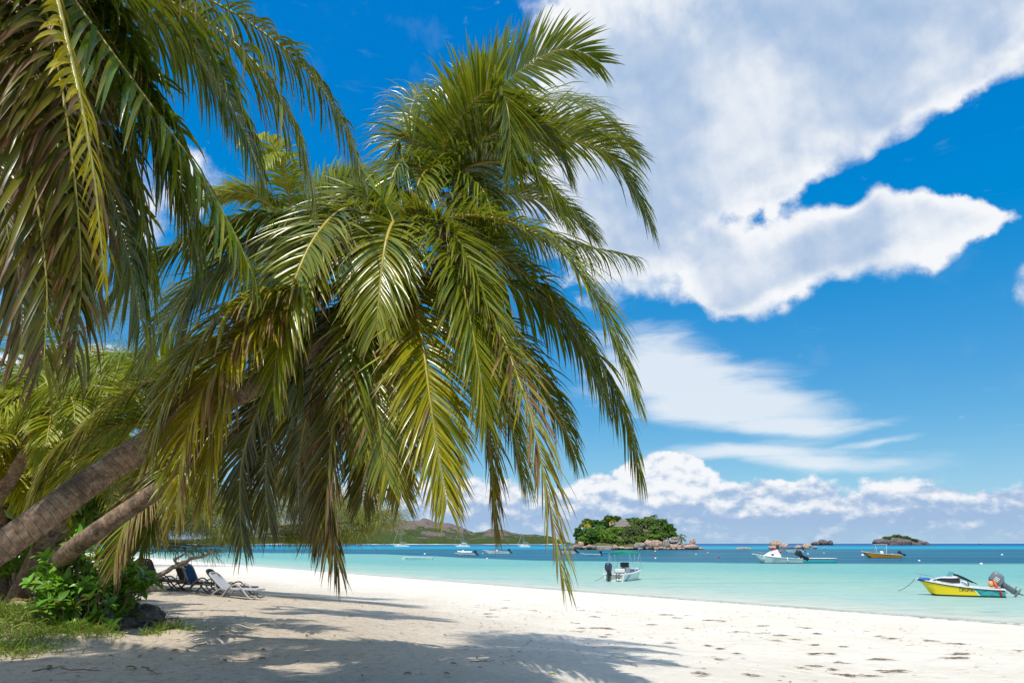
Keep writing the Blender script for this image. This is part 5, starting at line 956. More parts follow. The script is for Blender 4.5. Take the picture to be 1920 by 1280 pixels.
def stroke_text(parent, strokes, x0, z0, s, yfun, r, mat_, name='boat_name'):   # hand lettering brushed on the hull side
    mb = MB()
    for st in strokes:
        P = bez([(a, 0, b) for a, b in st], 14); mb.tube([(x0-p[0]*s, yfun(x0-p[0]*s, z0+p[2]*s), z0+p[2]*s) for p in P], r, 5, 1)
    return mb.build(name, mat_, parent)
# --- yellow boat with tilted grey outboard, bow to the left and away
m_, T = mat('yellow_hull_with_mural'); o = T.obj(); ox, oy, oz = T.xyz(o)
n = T.noise(o, 3.2, 5, .6, .8); n2 = T.noise(o, 6, 5, .65)
mur = T.ramp(n, [(.32, (0.01, 0.06, 0.20)), (.44, (0.02, 0.26, 0.30)), (.52, (0.05, 0.42, 0.40)), (.60, (0.01, 0.10, 0.16)), (.70, (0.45, 0.62, 0.60))])
edge = T.m('ADD', ox, T.m('MULTIPLY', oz, -.75))
c = T.mix(T.mapr(edge, -1.02, -1.0, 0, 1, False), mur, T.mix(T.m('MULTIPLY', T.mapr(n2, .45, .7), .15), (0.86, 0.62, 0.006), (0.7, 0.5, 0.03)))
c = T.mix(T.m('MULTIPLY', T.mapr(edge, -1.06, -1.05, 0, 1, False), T.mapr(edge, -.99, -.98, 1, 0, False)), c, (0.6, 0.75, 0.6))
c = T.mix(T.mapr(oz, .10, .11, 1, 0, False), c, (0.004, 0.05, 0.04))
finish(T, principled(T, c, .3)); M['mural'] = m_
by = boat('motorboat', 'bright yellow motorboat with a blue sea mural at the stern and grey outboard tilted up', 'boat', 1801, 1116.5, 180-24)
S = hull(by, 4.7, 2.0, .50, 1.02, M['mural'], .13, .12, .66, full=2.2, flare=.99)
mb = MB(); mb.loft([[(x, b+.034, sh-.045), (x, b+.04, sh-.075), (x, b+.02, sh-.10)] for x, xk, b, bc, sh, zk, zc, s in S]); mb.loft([[(x, -b-.034, sh-.045), (x, -b-.04, sh-.075), (x, -b-.02, sh-.10)] for x, xk, b, bc, sh, zk, zc, s in S]); mb.build('rubbing_strake', M['black'], by)
outboard(by, -2.40, .0, .55, 50, M['grey'], 1.12, M['white'])
# cuddy cabin with dark raked side windows
mb = MB(); mb.loft([[(x, w, z0), (x, w*.86, z1*.93+z0*.07), (x, w*.5, z1), (x, -w*.5, z1), (x, -w*.86, z1*.93+z0*.07), (x, -w, z0)] for x, w, z0, z1 in ((1.75, .32, .90, .93), (1.2, .60, .82, 1.10), (.5, .74, .68, 1.22), (.05, .78, .62, 1.22), (-.05, .78, .60, 1.15))], cap0=True, cap1=True); cb = mb.build('cuddy_cabin', M['white'], by)
for sg in (1, -1):
    w_ = MB(); w_.loft([[(x, sg*(w+.012), z0), (x, sg*(w*.9+.02), z1)] for x, w, z0, z1 in ((1.45, .47, 1.0, 1.01), (1.0, .66, .92, 1.12), (.45, .755, .84, 1.12), (-.02, .785, .86, 1.14))]); w_.build('side_window', M['darkwin'], cb)
    w_ = MB(); w_.loft([[(.10, sg*.74, 1.24), (.12, sg*.66, 1.40)], [(-.35, sg*.82, 1.02), (-.30, sg*.76, 1.20)], [(-.95, sg*.86, .76), (-.92, sg*.85, .82)]]); w_.build('wing_screen', M['darkwin'], by)
w_ = MB(); w_.loft([[(.42, .68, 1.2), (.62, .36, 1.2), (.66, 0, 1.2), (.62, -.36, 1.2), (.42, -.68, 1.2)], [(.22, .58, 1.48), (.38, .3, 1.52), (.42, 0, 1.53), (.38, -.3, 1.52), (.22, -.58, 1.48)]]); w_.build('windscreen', M['screen'], by)
mb = MB(); mb.box(-.45, -.62, .12, -.05, -.1, .92, .1); mb.box(-.45, .1, .12, -.05, .62, .92, .1); mb.build('console', M['white'], by)
mb = MB(); mb.tube([(-.5+.0*math.cos(a), .36+.17*math.cos(a), .78+.17*math.sin(a)) for a in np.linspace(0, 6.3, 20)], .02, 6); mb.build('steering_wheel', M['black'], by)
mb = MB(); mb.box(-1.75, -.75, .12, -1.25, .75, .50, .1); mb.build('bench', M['skyblue'], by)
mb = MB(); mb.sup((1.95, .15, 1.02), (.38, .26, .11), 1, 1, 12, 8); mb.build('folded_tarpaulin', M['bluecloth'], by)
rail(by, S, .76, 1, .34)
mb = MB(); mb.tube([(-1.95+.0, .80, .36), (-2.45, .95, .30)], .03, 5); mb.build('boarding_step', M['red'], by)
def side(x, z):
    s = (x+2.35)/4.7; q = min(S, key=lambda t: abs(t[7]-s)); f = (z-q[6])/(q[4]-q[6]); f = min(1, max(0, f)); return (q[3]*(1-f)+q[2]*f)+.012
stroke_text(by, [[(0, 0), (.05, .5), (.1, 1)], [(0, .95), (.35, 1.05), (.45, .8), (.1, .55), (.5, .4), (.45, .1), (0, .02)], [(.62, 1), (.6, .5), (.58, 0)], [(.58, .25), (.75, .5), (.85, .3), (.85, 0)], [(1.02, .48), (1.0, .1), (1.15, .02), (1.3, .2), (1.34, .48), (1.34, .02)], [(1.5, .02), (1.52, .46)], [(1.51, .25), (1.66, .48), (1.78, .3), (1.78, 0)], [(1.95, .22), (2.2, .3), (2.1, .48), (1.95, .3), (2.0, .02), (2.25, .1)], [(2.45, .95), (2.4, .1), (2.55, .0)]], .12, .34, .33, side, .013, M['black'])
lb = empty('life_ring', (by.location.x, by.location.y, 0), by.rotation_euler.z); 
mb = MB(); mb.tube([(-1.95+.1*math.sin(a)*.6, .62+.24*math.cos(a), .72+.24*math.sin(a)) for a in np.linspace(0, 2*math.pi, 28)], .07, 10); mb.build('ring', M['redorange'], lb); tag(lb, 'orange life ring propped at the stern of the yellow boat', 'life ring')
mb = MB(); mb.sup((-1.72, .60, .80), (.17, .15, .20), 1, 1, 12, 9); bo = mb.build('mooring_float', M['ropeorange']); bo.location = by.location; bo.rotation_euler = by.rotation_euler; tag(bo, 'pale orange float lying in the stern of the yellow boat', 'float')
mb = MB(); mb.tube([(-2.1+.02*math.sin(a), .99+.03*math.cos(a), .28+.16*math.sin(a)) for a in np.linspace(0, 2*math.pi, 24)], .05, 8); f2 = mb.build('fender', M['red']); f2.location = by.location; f2.rotation_euler = by.rotation_euler; tag(f2, 'red ring fender hung over the stern side of the yellow boat', 'fender')
def rope(a, b, label, sag=.05):
    a, b = np.array(a), np.array(b); P = [a+(b-a)*t+np.array([0, 0, -sag*4*t*(1-t)]) for t in np.linspace(0, 1, 16)]
    mb = MB(); mb.tube(P, .018, 5); tag(mb.build('mooring_rope', M['rope']), label, 'rope', 'mooring ropes')
bw = by.matrix_basis @ Vector((2.5, 0, .98)); rope(bw, at_z(1683, 1107, -.02), 'dark mooring rope running from the bow of the yellow boat into the water', .12)
# --- white console boat with a green canopy, stern towards us
bg_ = boat('motorboat', 'white open motorboat with a green canopy and dark outboard, stern towards the beach', 'boat', 1174, 1087, 57)
m_, T = mat('white_hull_with_stripe'); o = T.obj(); ox, oy, oz = T.xyz(o); e_ = T.m('ADD', ox, T.m('MULTIPLY', oz, -.9))
c = T.mix(T.m('MULTIPLY', T.mapr(e_, -2.35, -2.34, 0, 1, False), T.mapr(e_, -1.72, -1.70, 1, 0, False)), (0.68, 0.76, 0.72), T.ramp(T.noise(o, 2.5, 4, .6), [(.4, (0.16, 0.22, 0.40)), (.6, (0.40, 0.50, 0.62))]))
finish(T, principled(T, c, .3)); M['striped'] = m_
S = hull(bg_, 5.3, 2.25, .62, 1.0, M['striped'], .2, .15, .74, full=2.8)
outboard(bg_, -2.70, .38, .66, 6, M['navy'], 1.15)
mb = MB(); mb.box(-2.98, -.75, .05, -2.66, -.25, .22, .1); mb.build('swim_step', M['white'], bg_)
mb = MB(); mb.tube([(-2.72, -.62, .7), (-2.95, -.62, .62), (-2.97, -.62, .05)], .035, 6); mb.tube([(-2.72, -.36, .7), (-2.95, -.36, .62), (-2.97, -.36, .05)], .035, 6); mb.build('boarding_ladder', M['black'], bg_)
mb = MB(); mb.box(-.35, -.36, .15, .30, .36, 1.20, .1); co = mb.build('console', M['offwhite'], bg_)
w_ = MB(); w_.box(-.38, -.40, 1.16, .05, .40, 1.60, .1); w_.build('instrument_cover', M['black'], co)
mb = MB(); mb.tube([(-.44, .16*math.cos(a), 1.0+.16*math.sin(a)) for a in np.linspace(0, 6.3, 20)], .02, 6); mb.build('steering_wheel', M['black'], co)
mb = MB(); mb.box(-1.3, -.5, .15, -.8, .5, .72, .1); mb.box(-1.38, -.5, .72, -1.26, .5, 1.05, .1); mb.build('helm_seat', M['offwhite'], bg_)
mb = MB(); mb.box(-2.5, -.95, .15, -2.05, .95, .58, .1); mb.build('stern_bench', M['offwhite'], bg_)
mb = MB(); mb.box(.6, -.6, .15, 1.3, .6, .55, .1); mb.build('bow_cushion', M['white'], bg_)
CY = 1.02
secs = []
for t in np.linspace(0, 1, 14):
    x = -1.35+2.5*t; zt = 2.42+.12*math.sin(math.pi*t); row = []
    for a in np.linspace(-1, 1, 17): row.append((x, a*CY, zt+.16*(1-abs(a)**2.6)-.16*max(0, abs(a)-.86)/.14*(1 if a > 0 else 1)))
    secs.append(row)
mb = MB(); mb.loft(secs); mb.loft([[(p[0], p[1], p[2]-.03) for p in r][::-1] for r in secs]); mb.loft([[secs[0][i], (secs[0][i][0]-.02, secs[0][i][1], secs[0][i][2]-.12-.20*math.exp(-((i-7)/2.0)**2))] for i in range(17)]); mb.build('canopy', M['greencloth'], bg_)
for sg in (1, -1):
    mb = MB()
    for xt in (-1.3, -.1, 1.1): mb.tube([(-.1 if xt != -.1 else -.1, sg*1.03, .74), (xt, sg*CY, 2.40)], .018, 6)
    mb.tube([(-1.3, sg*CY, 2.40), (-1.6, sg*1.03, .70)], .04 if sg > 0 else .02, 6); mb.tube([(1.1, sg*CY, 2.40), (1.9, sg*.85, .95)], .02, 6); mb.build('canopy_frame', M['steel'], bg_)

mb = MB(); mb.tube([(-2.6, 1.06, .62), (-2.6, 1.06, 1.15)], .022, 6); mb.build('stern_pole', M['white'], bg_)
rail(bg_, S, .62, 1, .22)
st = bg_.matrix_basis @ Vector((-2.65, 1.0, .45)); rope(st, at_z(1112, 1088.5, -.02), 'stern rope of the green-canopied boat trailing off towards the left', .1)
# --- white cabin cruiser, bow left
bc_ = boat('motorboat', 'long white cabin boat with two black outboards tilted up and red seats', 'boat', 1457, 1055, 180-10)
S = hull(bc_, 8.2, 2.6, .75, 1.55, M['palegreen'], .2, .3, .5, boot=M['darkgreen'], full=2.2)
for y in (.42, -.42): outboard(bc_, -4.15, y, .95, 58, M['black'], 1.45)
mb = MB(); mb.loft([[(x, w, z0), (x-.1, w*.85, z1*.9+z0*.1), (x-.1, w*.6, z1), (x-.1, -w*.6, z1), (x-.1, -w*.85, z1*.9+z0*.1), (x, -w, z0)] for x, w, z0, z1 in ((2.2, .45, 1.24, 1.32), (1.5, .78, 1.10, 1.75), (.7, .95, 1.0, 2.15), (-.1, 1.0, .92, 2.25), (-.5, 1.0, .88, 1.5), (-.6, 1.0, .86, .95))], cap0=True, cap1=True); cb = mb.build('cabin', M['white'], bc_)
for sg in (1, -1):
    w_ = MB(); w_.sup((.75, sg*.93, 1.42), (.24, .03, .12), .6, 1, 14, 8); w_.build('porthole', M['darkwin'], cb)
w_ = MB(); w_.loft([[(.95, .9, 2.05), (1.2, .5, 2.05), (1.25, 0, 2.06), (1.2, -.5, 2.05), (.95, -.9, 2.05)], [(.35, .8, 2.62), (.55, .4, 2.66), (.6, 0, 2.67), (.55, -.4, 2.66), (.35, -.8, 2.62)]]); w_.build('windscreen', M['screen'], bc_)
mb = MB(); mb.sup((.35, .25, 2.3), (.5, .42, .32), .7, 1, 14, 9); mb.sup((-.5, .3, 1.85), (.6, .36, .22), .7, 1, 14, 9); mb.build('seat_cushion', M['wreck'], bc_)
mb = MB(); mb.loft([[(-1.0, 1.0, 3.1), (-1.0, 0, 3.2), (-1.0, -1.0, 3.1)], [(.7, 1.0, 3.15), (.7, 0, 3.25), (.7, -1.0, 3.15)]]) if 0 else mb.tube([(-.6, 1.1, 1.1), (-1.0, .8, 2.6)], .025, 6); mb.tube([(-.6, -1.1, 1.1), (-1.0, -.8, 2.6)], .025, 6); mb.build('antenna_post', M['steel'], bc_)
mb = MB(); mb.box(-2.2, -.9, .3, -1.6, .9, .8, .1); mb.build('bench', M['offwhite'], bc_)
for x in (-1.55, 2.3):
    w_ = MB(); w_.sup((x, 1.38 if x < 0 else 1.08, .62 if x < 0 else .95), (.11, .11, .42), .7, 1, 10, 8); w_.build('fender', M['white'], bc_)
mb = MB(); mb.tube([(2.6, .66, .62), (2.0, .9, .60)], .012, 5); 
rail(bc_, S, .58, 1, .5)
stroke_text(bc_, [[(a*.42, .1), (a*.42+.1, .5), (a*.42+.22, .1), (a*.42+.34, .4)] for a in range(6)], .9, .55, .55, lambda x, z: 1.22, .018, M['slinggrey'], 'faded_lettering')
def skiff(label, px, py, hd, L, B, hs, hb, hullm, motor=None, tilt=50, inner=None, thw=3, boot=None, name='skiff', gun=None, extra=None):
    e = boat(name, label, 'boat', px, py, hd); S = hull(e, L, B, hs, hb, hullm, .09, .1, .8, gun or M['white'], inner or M['offwhite'], boot)
    for k in range(thw):
        x = -L*.3+k*L*.22; mb = MB(); mb.box(x-.12, -B*.44, hs*.72, x+.12, B*.44, hs*.78); mb.build('thwart', M['offwhite'], e)
    if motor: outboard(e, -L/2-.05, 0, hs+.05, tilt, motor, 1.15)
    if extra: extra(e, S)
    return e
def flat_barge():
    p = at_z(1533, 1053.5); e = empty('pontoon', (p[0], p[1], 0), R(176)); tag(e, 'flat teal pontoon with a white deck behind the cabin boat', 'pontoon', 'boats moored in the lagoon')
    mb = MB(); mb.box(-3.2, -1.1, -.35, 3.2, 1.1, .62, .06); mb.build('hull', M['teal'], e); mb = MB(); mb.box(-3.3, -1.2, .60, 3.3, 1.2, .74, .05); mb.build('deck', M['white'], e)
flat_barge()
def blue_bimini(e, S):
    secs = [[(x, a, 2.0+.14*(1-abs(a)**2.5)) for a in np.linspace(-1.1, 1.1, 9)] for x in np.linspace(-1, 4.2, 6)]
    mb = MB(); mb.loft(secs); mb.loft([[(p[0], p[1], p[2]-.05) for p in r][::-1] for r in secs]); mb.build('canopy', M['bluecloth'], e)
    for x in (-.9, 4.0):
        for y in (-1, 1): mb = MB(); mb.tube([(x, y, .5), (x, y, 2.05)], .03, 6); mb.build('canopy_post', M['steel'], e)
    mb = MB(); mb.box(-.6, -.4, .1, 0, .4, 1.35, .1); mb.build('console', M['white'], e)
skiff('small white motorboat under a bright blue canopy beyond the cabin boat', 1487, 1035, 180, 8.0, 2.3, .7, 1.1, M['white'], M['black'], 40, extra=blue_bimini, name='motorboat')
def ttop(e, S):
    mb = MB(); mb.box(-1.6, -1.0, 3.0, 1.5, 1.0, 3.12, .3); mb.build('hard_top', M['white'], e)
    mb = MB()
    for x in (-1.3, 1.2):
        for y in (-.85, .85): mb.tube([(x*.75, y, .7), (x, y, 3.05)], .05, 6)
    mb.build('top_frame', M['white'], e)
    mb = MB(); mb.box(-.5, -.45, .2, .2, .45, 1.6, .1); mb.build('console', M['white'], e)
    mb = MB(); mb.box(-2.6, -.9, .2, -2.0, .9, 1.0, .1); mb.build('bench', M['redorange'], e); rail(e, S, .55, 1, .35)
bo_ = skiff('orange hulled motorboat with a white hard top on posts', 1653, 1045.5, 180-14, 8.6, 2.5, .75, 1.45, M['orange'], M['navy'], 62, boot=M['black'], extra=ttop, name='motorboat', thw=0)
def canvas_cover(e, S):
    for k in range(3):
        mb = MB(); mb.sup((-1.1+k*1.1, 0, .48), (.5, .62, .10), .6, .6, 12, 8); mb.build('cover', M['skyblue'], e)
skiff('slim white rowing boat with blue covers, closest of the small boats to the beach', 784, 1049, 178, 6.2, 1.5, .42, .6, M['palegreen'], None, extra=canvas_cover, name='rowing_boat')
def dinghy(e, S):
    mb = MB(); P = [(-1.9, .6, .95), (.8, .62, .95), (1.7, .35, 1.05), (2.05, 0, 1.12), (1.7, -.35, 1.05), (.8, -.62, .95), (-1.9, -.6, .95)]; mb.tube(bez(P, 40), .24, 10); mb.build('inflatable_tube', M['white'], e)
    mb = MB(); mb.box(.3, -.4, .6, .9, .4, 1.5, .1); mb.build('console', M['offwhite'], e)
skiff('small boat carrying a white inflatable dinghy on top', 872, 1041, 180, 6.0, 1.8, .45, .7, M['palegreen'], M['black'], 45, boot=M['darkgreen'], extra=dinghy)
def consl(e, S):
    mb = MB(); mb.box(-.6, -.45, .2, .1, .45, 1.35, .1); mb.build('console', M['white'], e); mb = MB(); mb.box(-1.8, -.7, .2, -1.2, .7, .85, .1); mb.build('bench', M['offwhite'], e); rail(e, S, .6, 1, .3)
skiff('long white open motorboat lying between the dinghy carrier and the hanging fronds', 930, 1038, 180, 8.8, 2.2, .7, 1.25, M['white'], M['black'], 45, boot=M['black'], extra=consl, name='motorboat')
def cons2(e, S):
    consl(e, S); mb = MB(); mb.sup((.2, .2, 1.45), (.5, .4, .32), .8, 1, 12, 8); mb.build('seat_cushion', M['wreck'], e); outboard(e, -3.7, .6, .8, 58, M['black'], 1.3)
skiff('white motorboat with a red seat partly behind the drooping frond tips', 1058, 1038, 180, 7.2, 2.2, .7, 1.2, M['white'], M['black'], 58, boot=M['darkgreen'], extra=cons2, name='motorboat', thw=0)
skiff('pale grey low skiff with a motor at its right end', 1107, 1041.3, 178, 5.6, 1.6, .42, .6, M['palegreen'], M['black'], 20, boot=M['darkgreen'])
skiff('small sky blue dinghy behind the pale grey skiff', 1136, 1038.2, 180, 3.4, 1.3, .38, .55, M['skyblue'], None, inner=M['skyblue'], gun=M['skyblue'], thw=1, name='dinghy')
skiff('low white canoe far out in front of the islet', 1179, 1036.3, 180, 3.4, .8, .22, .34, M['white'], None, thw=1, name='canoe')
skiff('tiny green boat drawn up at the left end of the islet', 1085, 1028.2, 180, 4.2, 1.4, .45, .7, M['greencloth'], None, gun=M['greencloth'], inner=M['greencloth'], thw=1, name='dinghy')
skiff('tiny teal boat at the foot of the islet boulders', 1107, 1028.6, 178, 6.5, 1.7, .5, .8, M['teal'], None, gun=M['teal'], inner=M['teal'], thw=1, name='dinghy')
def catamaran(label, px, py, hd, L, B, mast, fly=False, forestay=True):
    e = boat('catamaran', label, 'catamaran', px, py, hd, 'catamarans anchored in the bay')
    for y in (B*.36, -B*.36):
        mb = MB(); S = hull_secs(L, B*.24, 1.3, 1.75, full=2.6, deadrise=.4)
        mb.loft([[(x, y+b, sh), (xk*.8+x*.2, y+bc, zc), (xk, y, zk), (xk*.8+x*.2, y-bc, zc), (x, y-b, sh)] for x, xk, b, bc, sh, zk, zc, s in S], True, True, True); mb.build('hull', M['white'], e)
    mb = MB(); mb.box(-L*.42, -B*.42, 1.0, L*.18, B*.42, 1.5, .15); mb.build('bridge_deck', M['white'], e)
    mb = MB(); mb.loft([[(x, w, 1.45), (x, w*.92, z*.9+.15), (x, w*.6, z), (x, -w*.6, z), (x, -w*.92, z*.9+.15), (x, -w, 1.45)] for x, w, z in ((L*.2, B*.2, 1.6), (L*.1, B*.33, 2.5), (-L*.12, B*.36, 2.9), (-L*.3, B*.36, 2.95))], cap0=True, cap1=True); cb = mb.build('cabin', M['white'], e)
    for sg in (1, -1):
        w_ = MB(); w_.loft([[(L*.08, sg*(B*.335+.05), 1.85), (L*.08, sg*(B*.32+.04), 2.25)], [(-L*.12, sg*(B*.36+.06), 1.8), (-L*.12, sg*(B*.345+.05), 2.5)], [(-L*.28, sg*(B*.36+.06), 1.8), (-L*.28, sg*(B*.345+.05), 2.5)]]); w_.build('window', M['darkwin'], cb)
    mb = MB(); mb.box(-L*.42, -B*.36, 3.25, -L*.1, B*.36, 3.4, .2); mb.build('cockpit_roof', M['slinggrey'], e)
    mb = MB()
    for x in (-L*.4, -L*.15):
        for y in (-B*.33, B*.33): mb.tube([(x, y, 1.4), (x, y, 3.3)], .06, 6)
    mb.build('roof_post', M['steel'], e)
    if fly:
        mb = MB(); mb.box(-L*.3, -B*.3, 5.2, L*.02, B*.3, 5.4, .3); mb.build('flybridge_canopy', M['skyblue'], e)
        mb = MB()
        for x in (-L*.28, 0):
            for y in (-B*.26, B*.26): mb.tube([(x, y, 3.0), (x, y, 5.25)], .06, 6)
        mb.box(-L*.25, -B*.25, 3.3, -L*.02, B*.25, 4.1, .15); mb.build('flybridge', M['white'], e)
    if mast:
        mb = MB(); mb.tube([(L*.05, 0, 2.4), (L*.05, 0, mast)], [.14, .08], 8); mb.tube([(L*.04, 0, 4.2), (-L*.34, 0, 4.3)], .12, 8); mb.build('mast', M['steel'], e)
        mb = MB(); mb.tube([(L*.05, 0, mast*.97), (L*.47, 0, 1.8)], .10 if forestay else .03, 6); mb.tube([(L*.05, 0, mast*.97), (-L*.1, B*.4, 1.5)], .03, 5); mb.tube([(L*.05, 0, mast*.97), (-L*.1, -B*.4, 1.5)], .03, 5); mb.build('rigging', M['offwhite'], e)
    return e
catamaran('white sailing catamaran with a bare mast anchored before the rocky hill', 751, 1024.3, 178, 18.5, 9, 26)
catamaran('white catamaran with a pale blue flybridge canopy and tall mast', 866, 1024.6, 180, 17, 8, 33, True, False)
catamaran('white catamaran nearest the hanging frond tips, mast against the low hill', 982, 1024.8, 180, 13, 7, 16)
# far ship on the horizon
e = boat('ship', 'tiny grey ship far out on the horizon', 'ship', 1838, 1019.9, 180, None); mb = MB(); S = hull_secs(16, 5, 2.5, 4)
mb.loft([[(x, b, sh), (xk, bc, zc), (xk, 0, zk), (xk, -bc, zc), (x, -b, sh)] for x, xk, b, bc, sh, zk, zc, s in S], True, True, True); mb.build('hull', M['grey'], e); mb = MB(); mb.box(-4, -1.8, 2.4, 1, 1.8, 7, .1); mb.box(-2.2, -.3, 7, -1.6, .3, 12, .1); mb.build('superstructure', M['offwhite'], e)
# buoys
for px, py, r, mm_, lab in ((796.5, 1039, .32, 'white', 'white ball buoy above the covered rowing boat'), (756, 1048.5, .2, 'white', 'small buoy at the left end of the covered rowing boat'), (913, 1048, .2, 'white', 'small white buoy where the pale water meets the dark water'), (905, 1037.5, .2, 'white', 'small buoy at the bow of the long open motorboat'),
        (1228.6, 1033.5, .3, 'white', 'white buoy close in front of the biggest islet boulders'), (1225, 1040.3, .32, 'red', 'red buoy between the two white ones off the islet'), (1229, 1047.3, .22, 'white', 'white buoy just right of the green canopy'), (1305, 1039.5, .22, 'white', 'white buoy alone off the right end of the islet'),
        (1327, 1036.8, .3, 'ropeorange', 'pale orange buoy off the pointed pink rock'), (1348, 1044.8, .26, 'red', 'dark red buoy alone on the dark water'), (1617.6, 1041.5, .4, 'offwhite', 'round buoy at the bow of the orange motorboat'), (1723.7, 1052.3, .22, 'offwhite', 'pale buoy between the orange and the yellow boat'),
        (1840, 1058.5, .24, 'offwhite', 'largest pale buoy at the edge of the turquoise water, above the yellow boat'), (1879, 1040.5, .3, 'white', 'white buoy furthest right on the dark water'), (1515, 1038.8, .26, 'white', 'white buoy above the teal pontoon'), (1545, 1037, .22, 'white', 'small white buoy right of the teal pontoon'), (1165, 1035.5, .3, 'white', 'tiny white buoy beside the low canoe')):
    p = at_z(px, py); mb = MB(); mb.sup((0, 0, .12), (r, r, r*.95), 1, 1, 14, 10); mb.tube([(0, 0, r), (0, 0, r*1.35)], r*.18, 6); o = mb.build('buoy', M[mm_]); o.location = (p[0], p[1], 0); tag(o, lab, 'buoy', 'mooring buoys')
# ------------------------------------------------------------------ sun loungers
def lounger(label, px, py, rz, frame, sling, back=52, grp='sun loungers on the sand'):
    g = ground_px(px, py); e = empty('sun_lounger', g, R(rz)); tag(e, label, 'sun lounger', grp); w = .33
    for sg in (1, -1):
        y = sg*w; mb = MB()
        mb.tube(bez([(.98, y, .07), (.88, y, .02), (.76, y, .03), (.55, y, .20), (.36, y, .40), (.18, y, .50), (-.02, y, .46), (-.16, y, .36), (-.34, y, .12), (-.48, y, .025), (-.64, y, .03), (-.74, y, .10), (-.70, y, .2), (-.55, y, .30), (-.42, y, .36)], 60), .034, 8, .72)
        mb.build('side_frame', frame, e)
    mb = MB()
    for y in (w-.05, -w+.05): mb.tube([(-.45, y, .33), (.3, y, .33), (.99, y, .31)], .028, 7)
    mb.tube([(.99, -w+.05, .31), (.99, w-.05, .31)], .028, 7); mb.tube([(.5, -w, .30), (.5, w, .30)], .025, 7); mb.tube([(-.45, -w, .33), (-.45, w, .33)], .025, 7); mb.build('seat_rail', frame, e)
    mb = MB(); mb.box(-.34, -w+.06, .325, .97, w-.06, .345); mb.build('seat_sling', sling, e)
    b = R(back); bx, bz_ = -math.cos(b), math.sin(b); n_ = (math.sin(b), math.cos(b))
    def bp(t, y, o=0): return (-.36+bx*t+n_[0]*o, y, .34+bz_*t+n_[1]*o)
    mb = MB(); mb.tube(bez([bp(0, w-.04), bp(.45, w-.03), bp(.75, w-.05), bp(.86, w-.16), bp(.88, 0), bp(.86, -w+.16), bp(.75, -w+.05), bp(.45, -w+.03), bp(0, -w+.04)], 40), .04, 8)
    mb.tube([bp(.45, -w+.05, -.03), (-.62, -w+.05, .28)], .018, 6); mb.tube([bp(.45, w-.05, -.03), (-.62, w-.05, .28)], .018, 6)
    bf = mb.build('back_frame', frame, e)
    mb = MB(); mb.loft([[bp(t, y, o) for y, o in ((w-.07, .012), (0, -.02), (-w+.07, .012), (-w+.07, -.012), (0, -.045), (w-.07, -.012))] for t in np.linspace(.03, .84, 8)], True, True, True); mb.build('back_sling', sling, bf)
lounger('brown resin sun lounger furthest left, behind the dead branch', 287, 1104, -6, M['brownplastic'], M['slingbrown'], 68)
lounger('brown resin sun lounger crossed by the dead branch', 300, 1105, -4, M['brownplastic'], M['slingbrown'], 66)
lounger('brown sun lounger tucked behind the blue and white one', 362, 1108, -8, M['brownplastic'], M['slingbrown'], 60)
lounger('white sun lounger with a blue sling, back turned to the grove', 376, 1110, -14, M['whiteplastic'], M['slingblue'], 58)
lounger('brown sun lounger half hidden behind the white one nearest the camera', 431, 1116, -4, M['brownplastic'], M['slingbrown'], 45)
lounger('white sun lounger with grey sling nearest the camera, foot towards the sea', 441, 1121, -8, M['whiteplastic'], M['slinggrey'], 40)
# ------------------------------------------------------------------ what lies on the sand
def weed_clump(px, py, w, label='flat clump of dry brown seaweed lying on the white sand', big=False):
    c = ground_px(px, py); mb = MB(); n = 18 if big else int(rng.integers(4, 12)); Lx = w*c[1]/1290
    for k in range(n):
        t = rng.uniform(-.5, .5); a = rng.uniform(-.5, .5); P = np.array([t*Lx, rng.normal(0, .05+.04*Lx), 0.0]); l = rng.uniform(.08, .22)*(.6+Lx*.5)
        z = float(gz(c[0]+P[0], c[1]+P[1]))-c[2]+.012
        mb.tube([P+np.array([-l*math.cos(a), -l*math.sin(a), z]), P+np.array([0, 0, z+.006+rng.random()*.012]), P+np.array([l*math.cos(a), l*math.sin(a), z])], [.003, rng.uniform(.005, .013), .002], 6, .6)
    o = mb.build('seaweed_clump', M['weed']); o.location = tuple(c); tag(o, label, 'seaweed', 'seaweed clumps scattered on the sand')
def pz(zx, zy): return 900+zx*.53125, 1100+zy*.53125
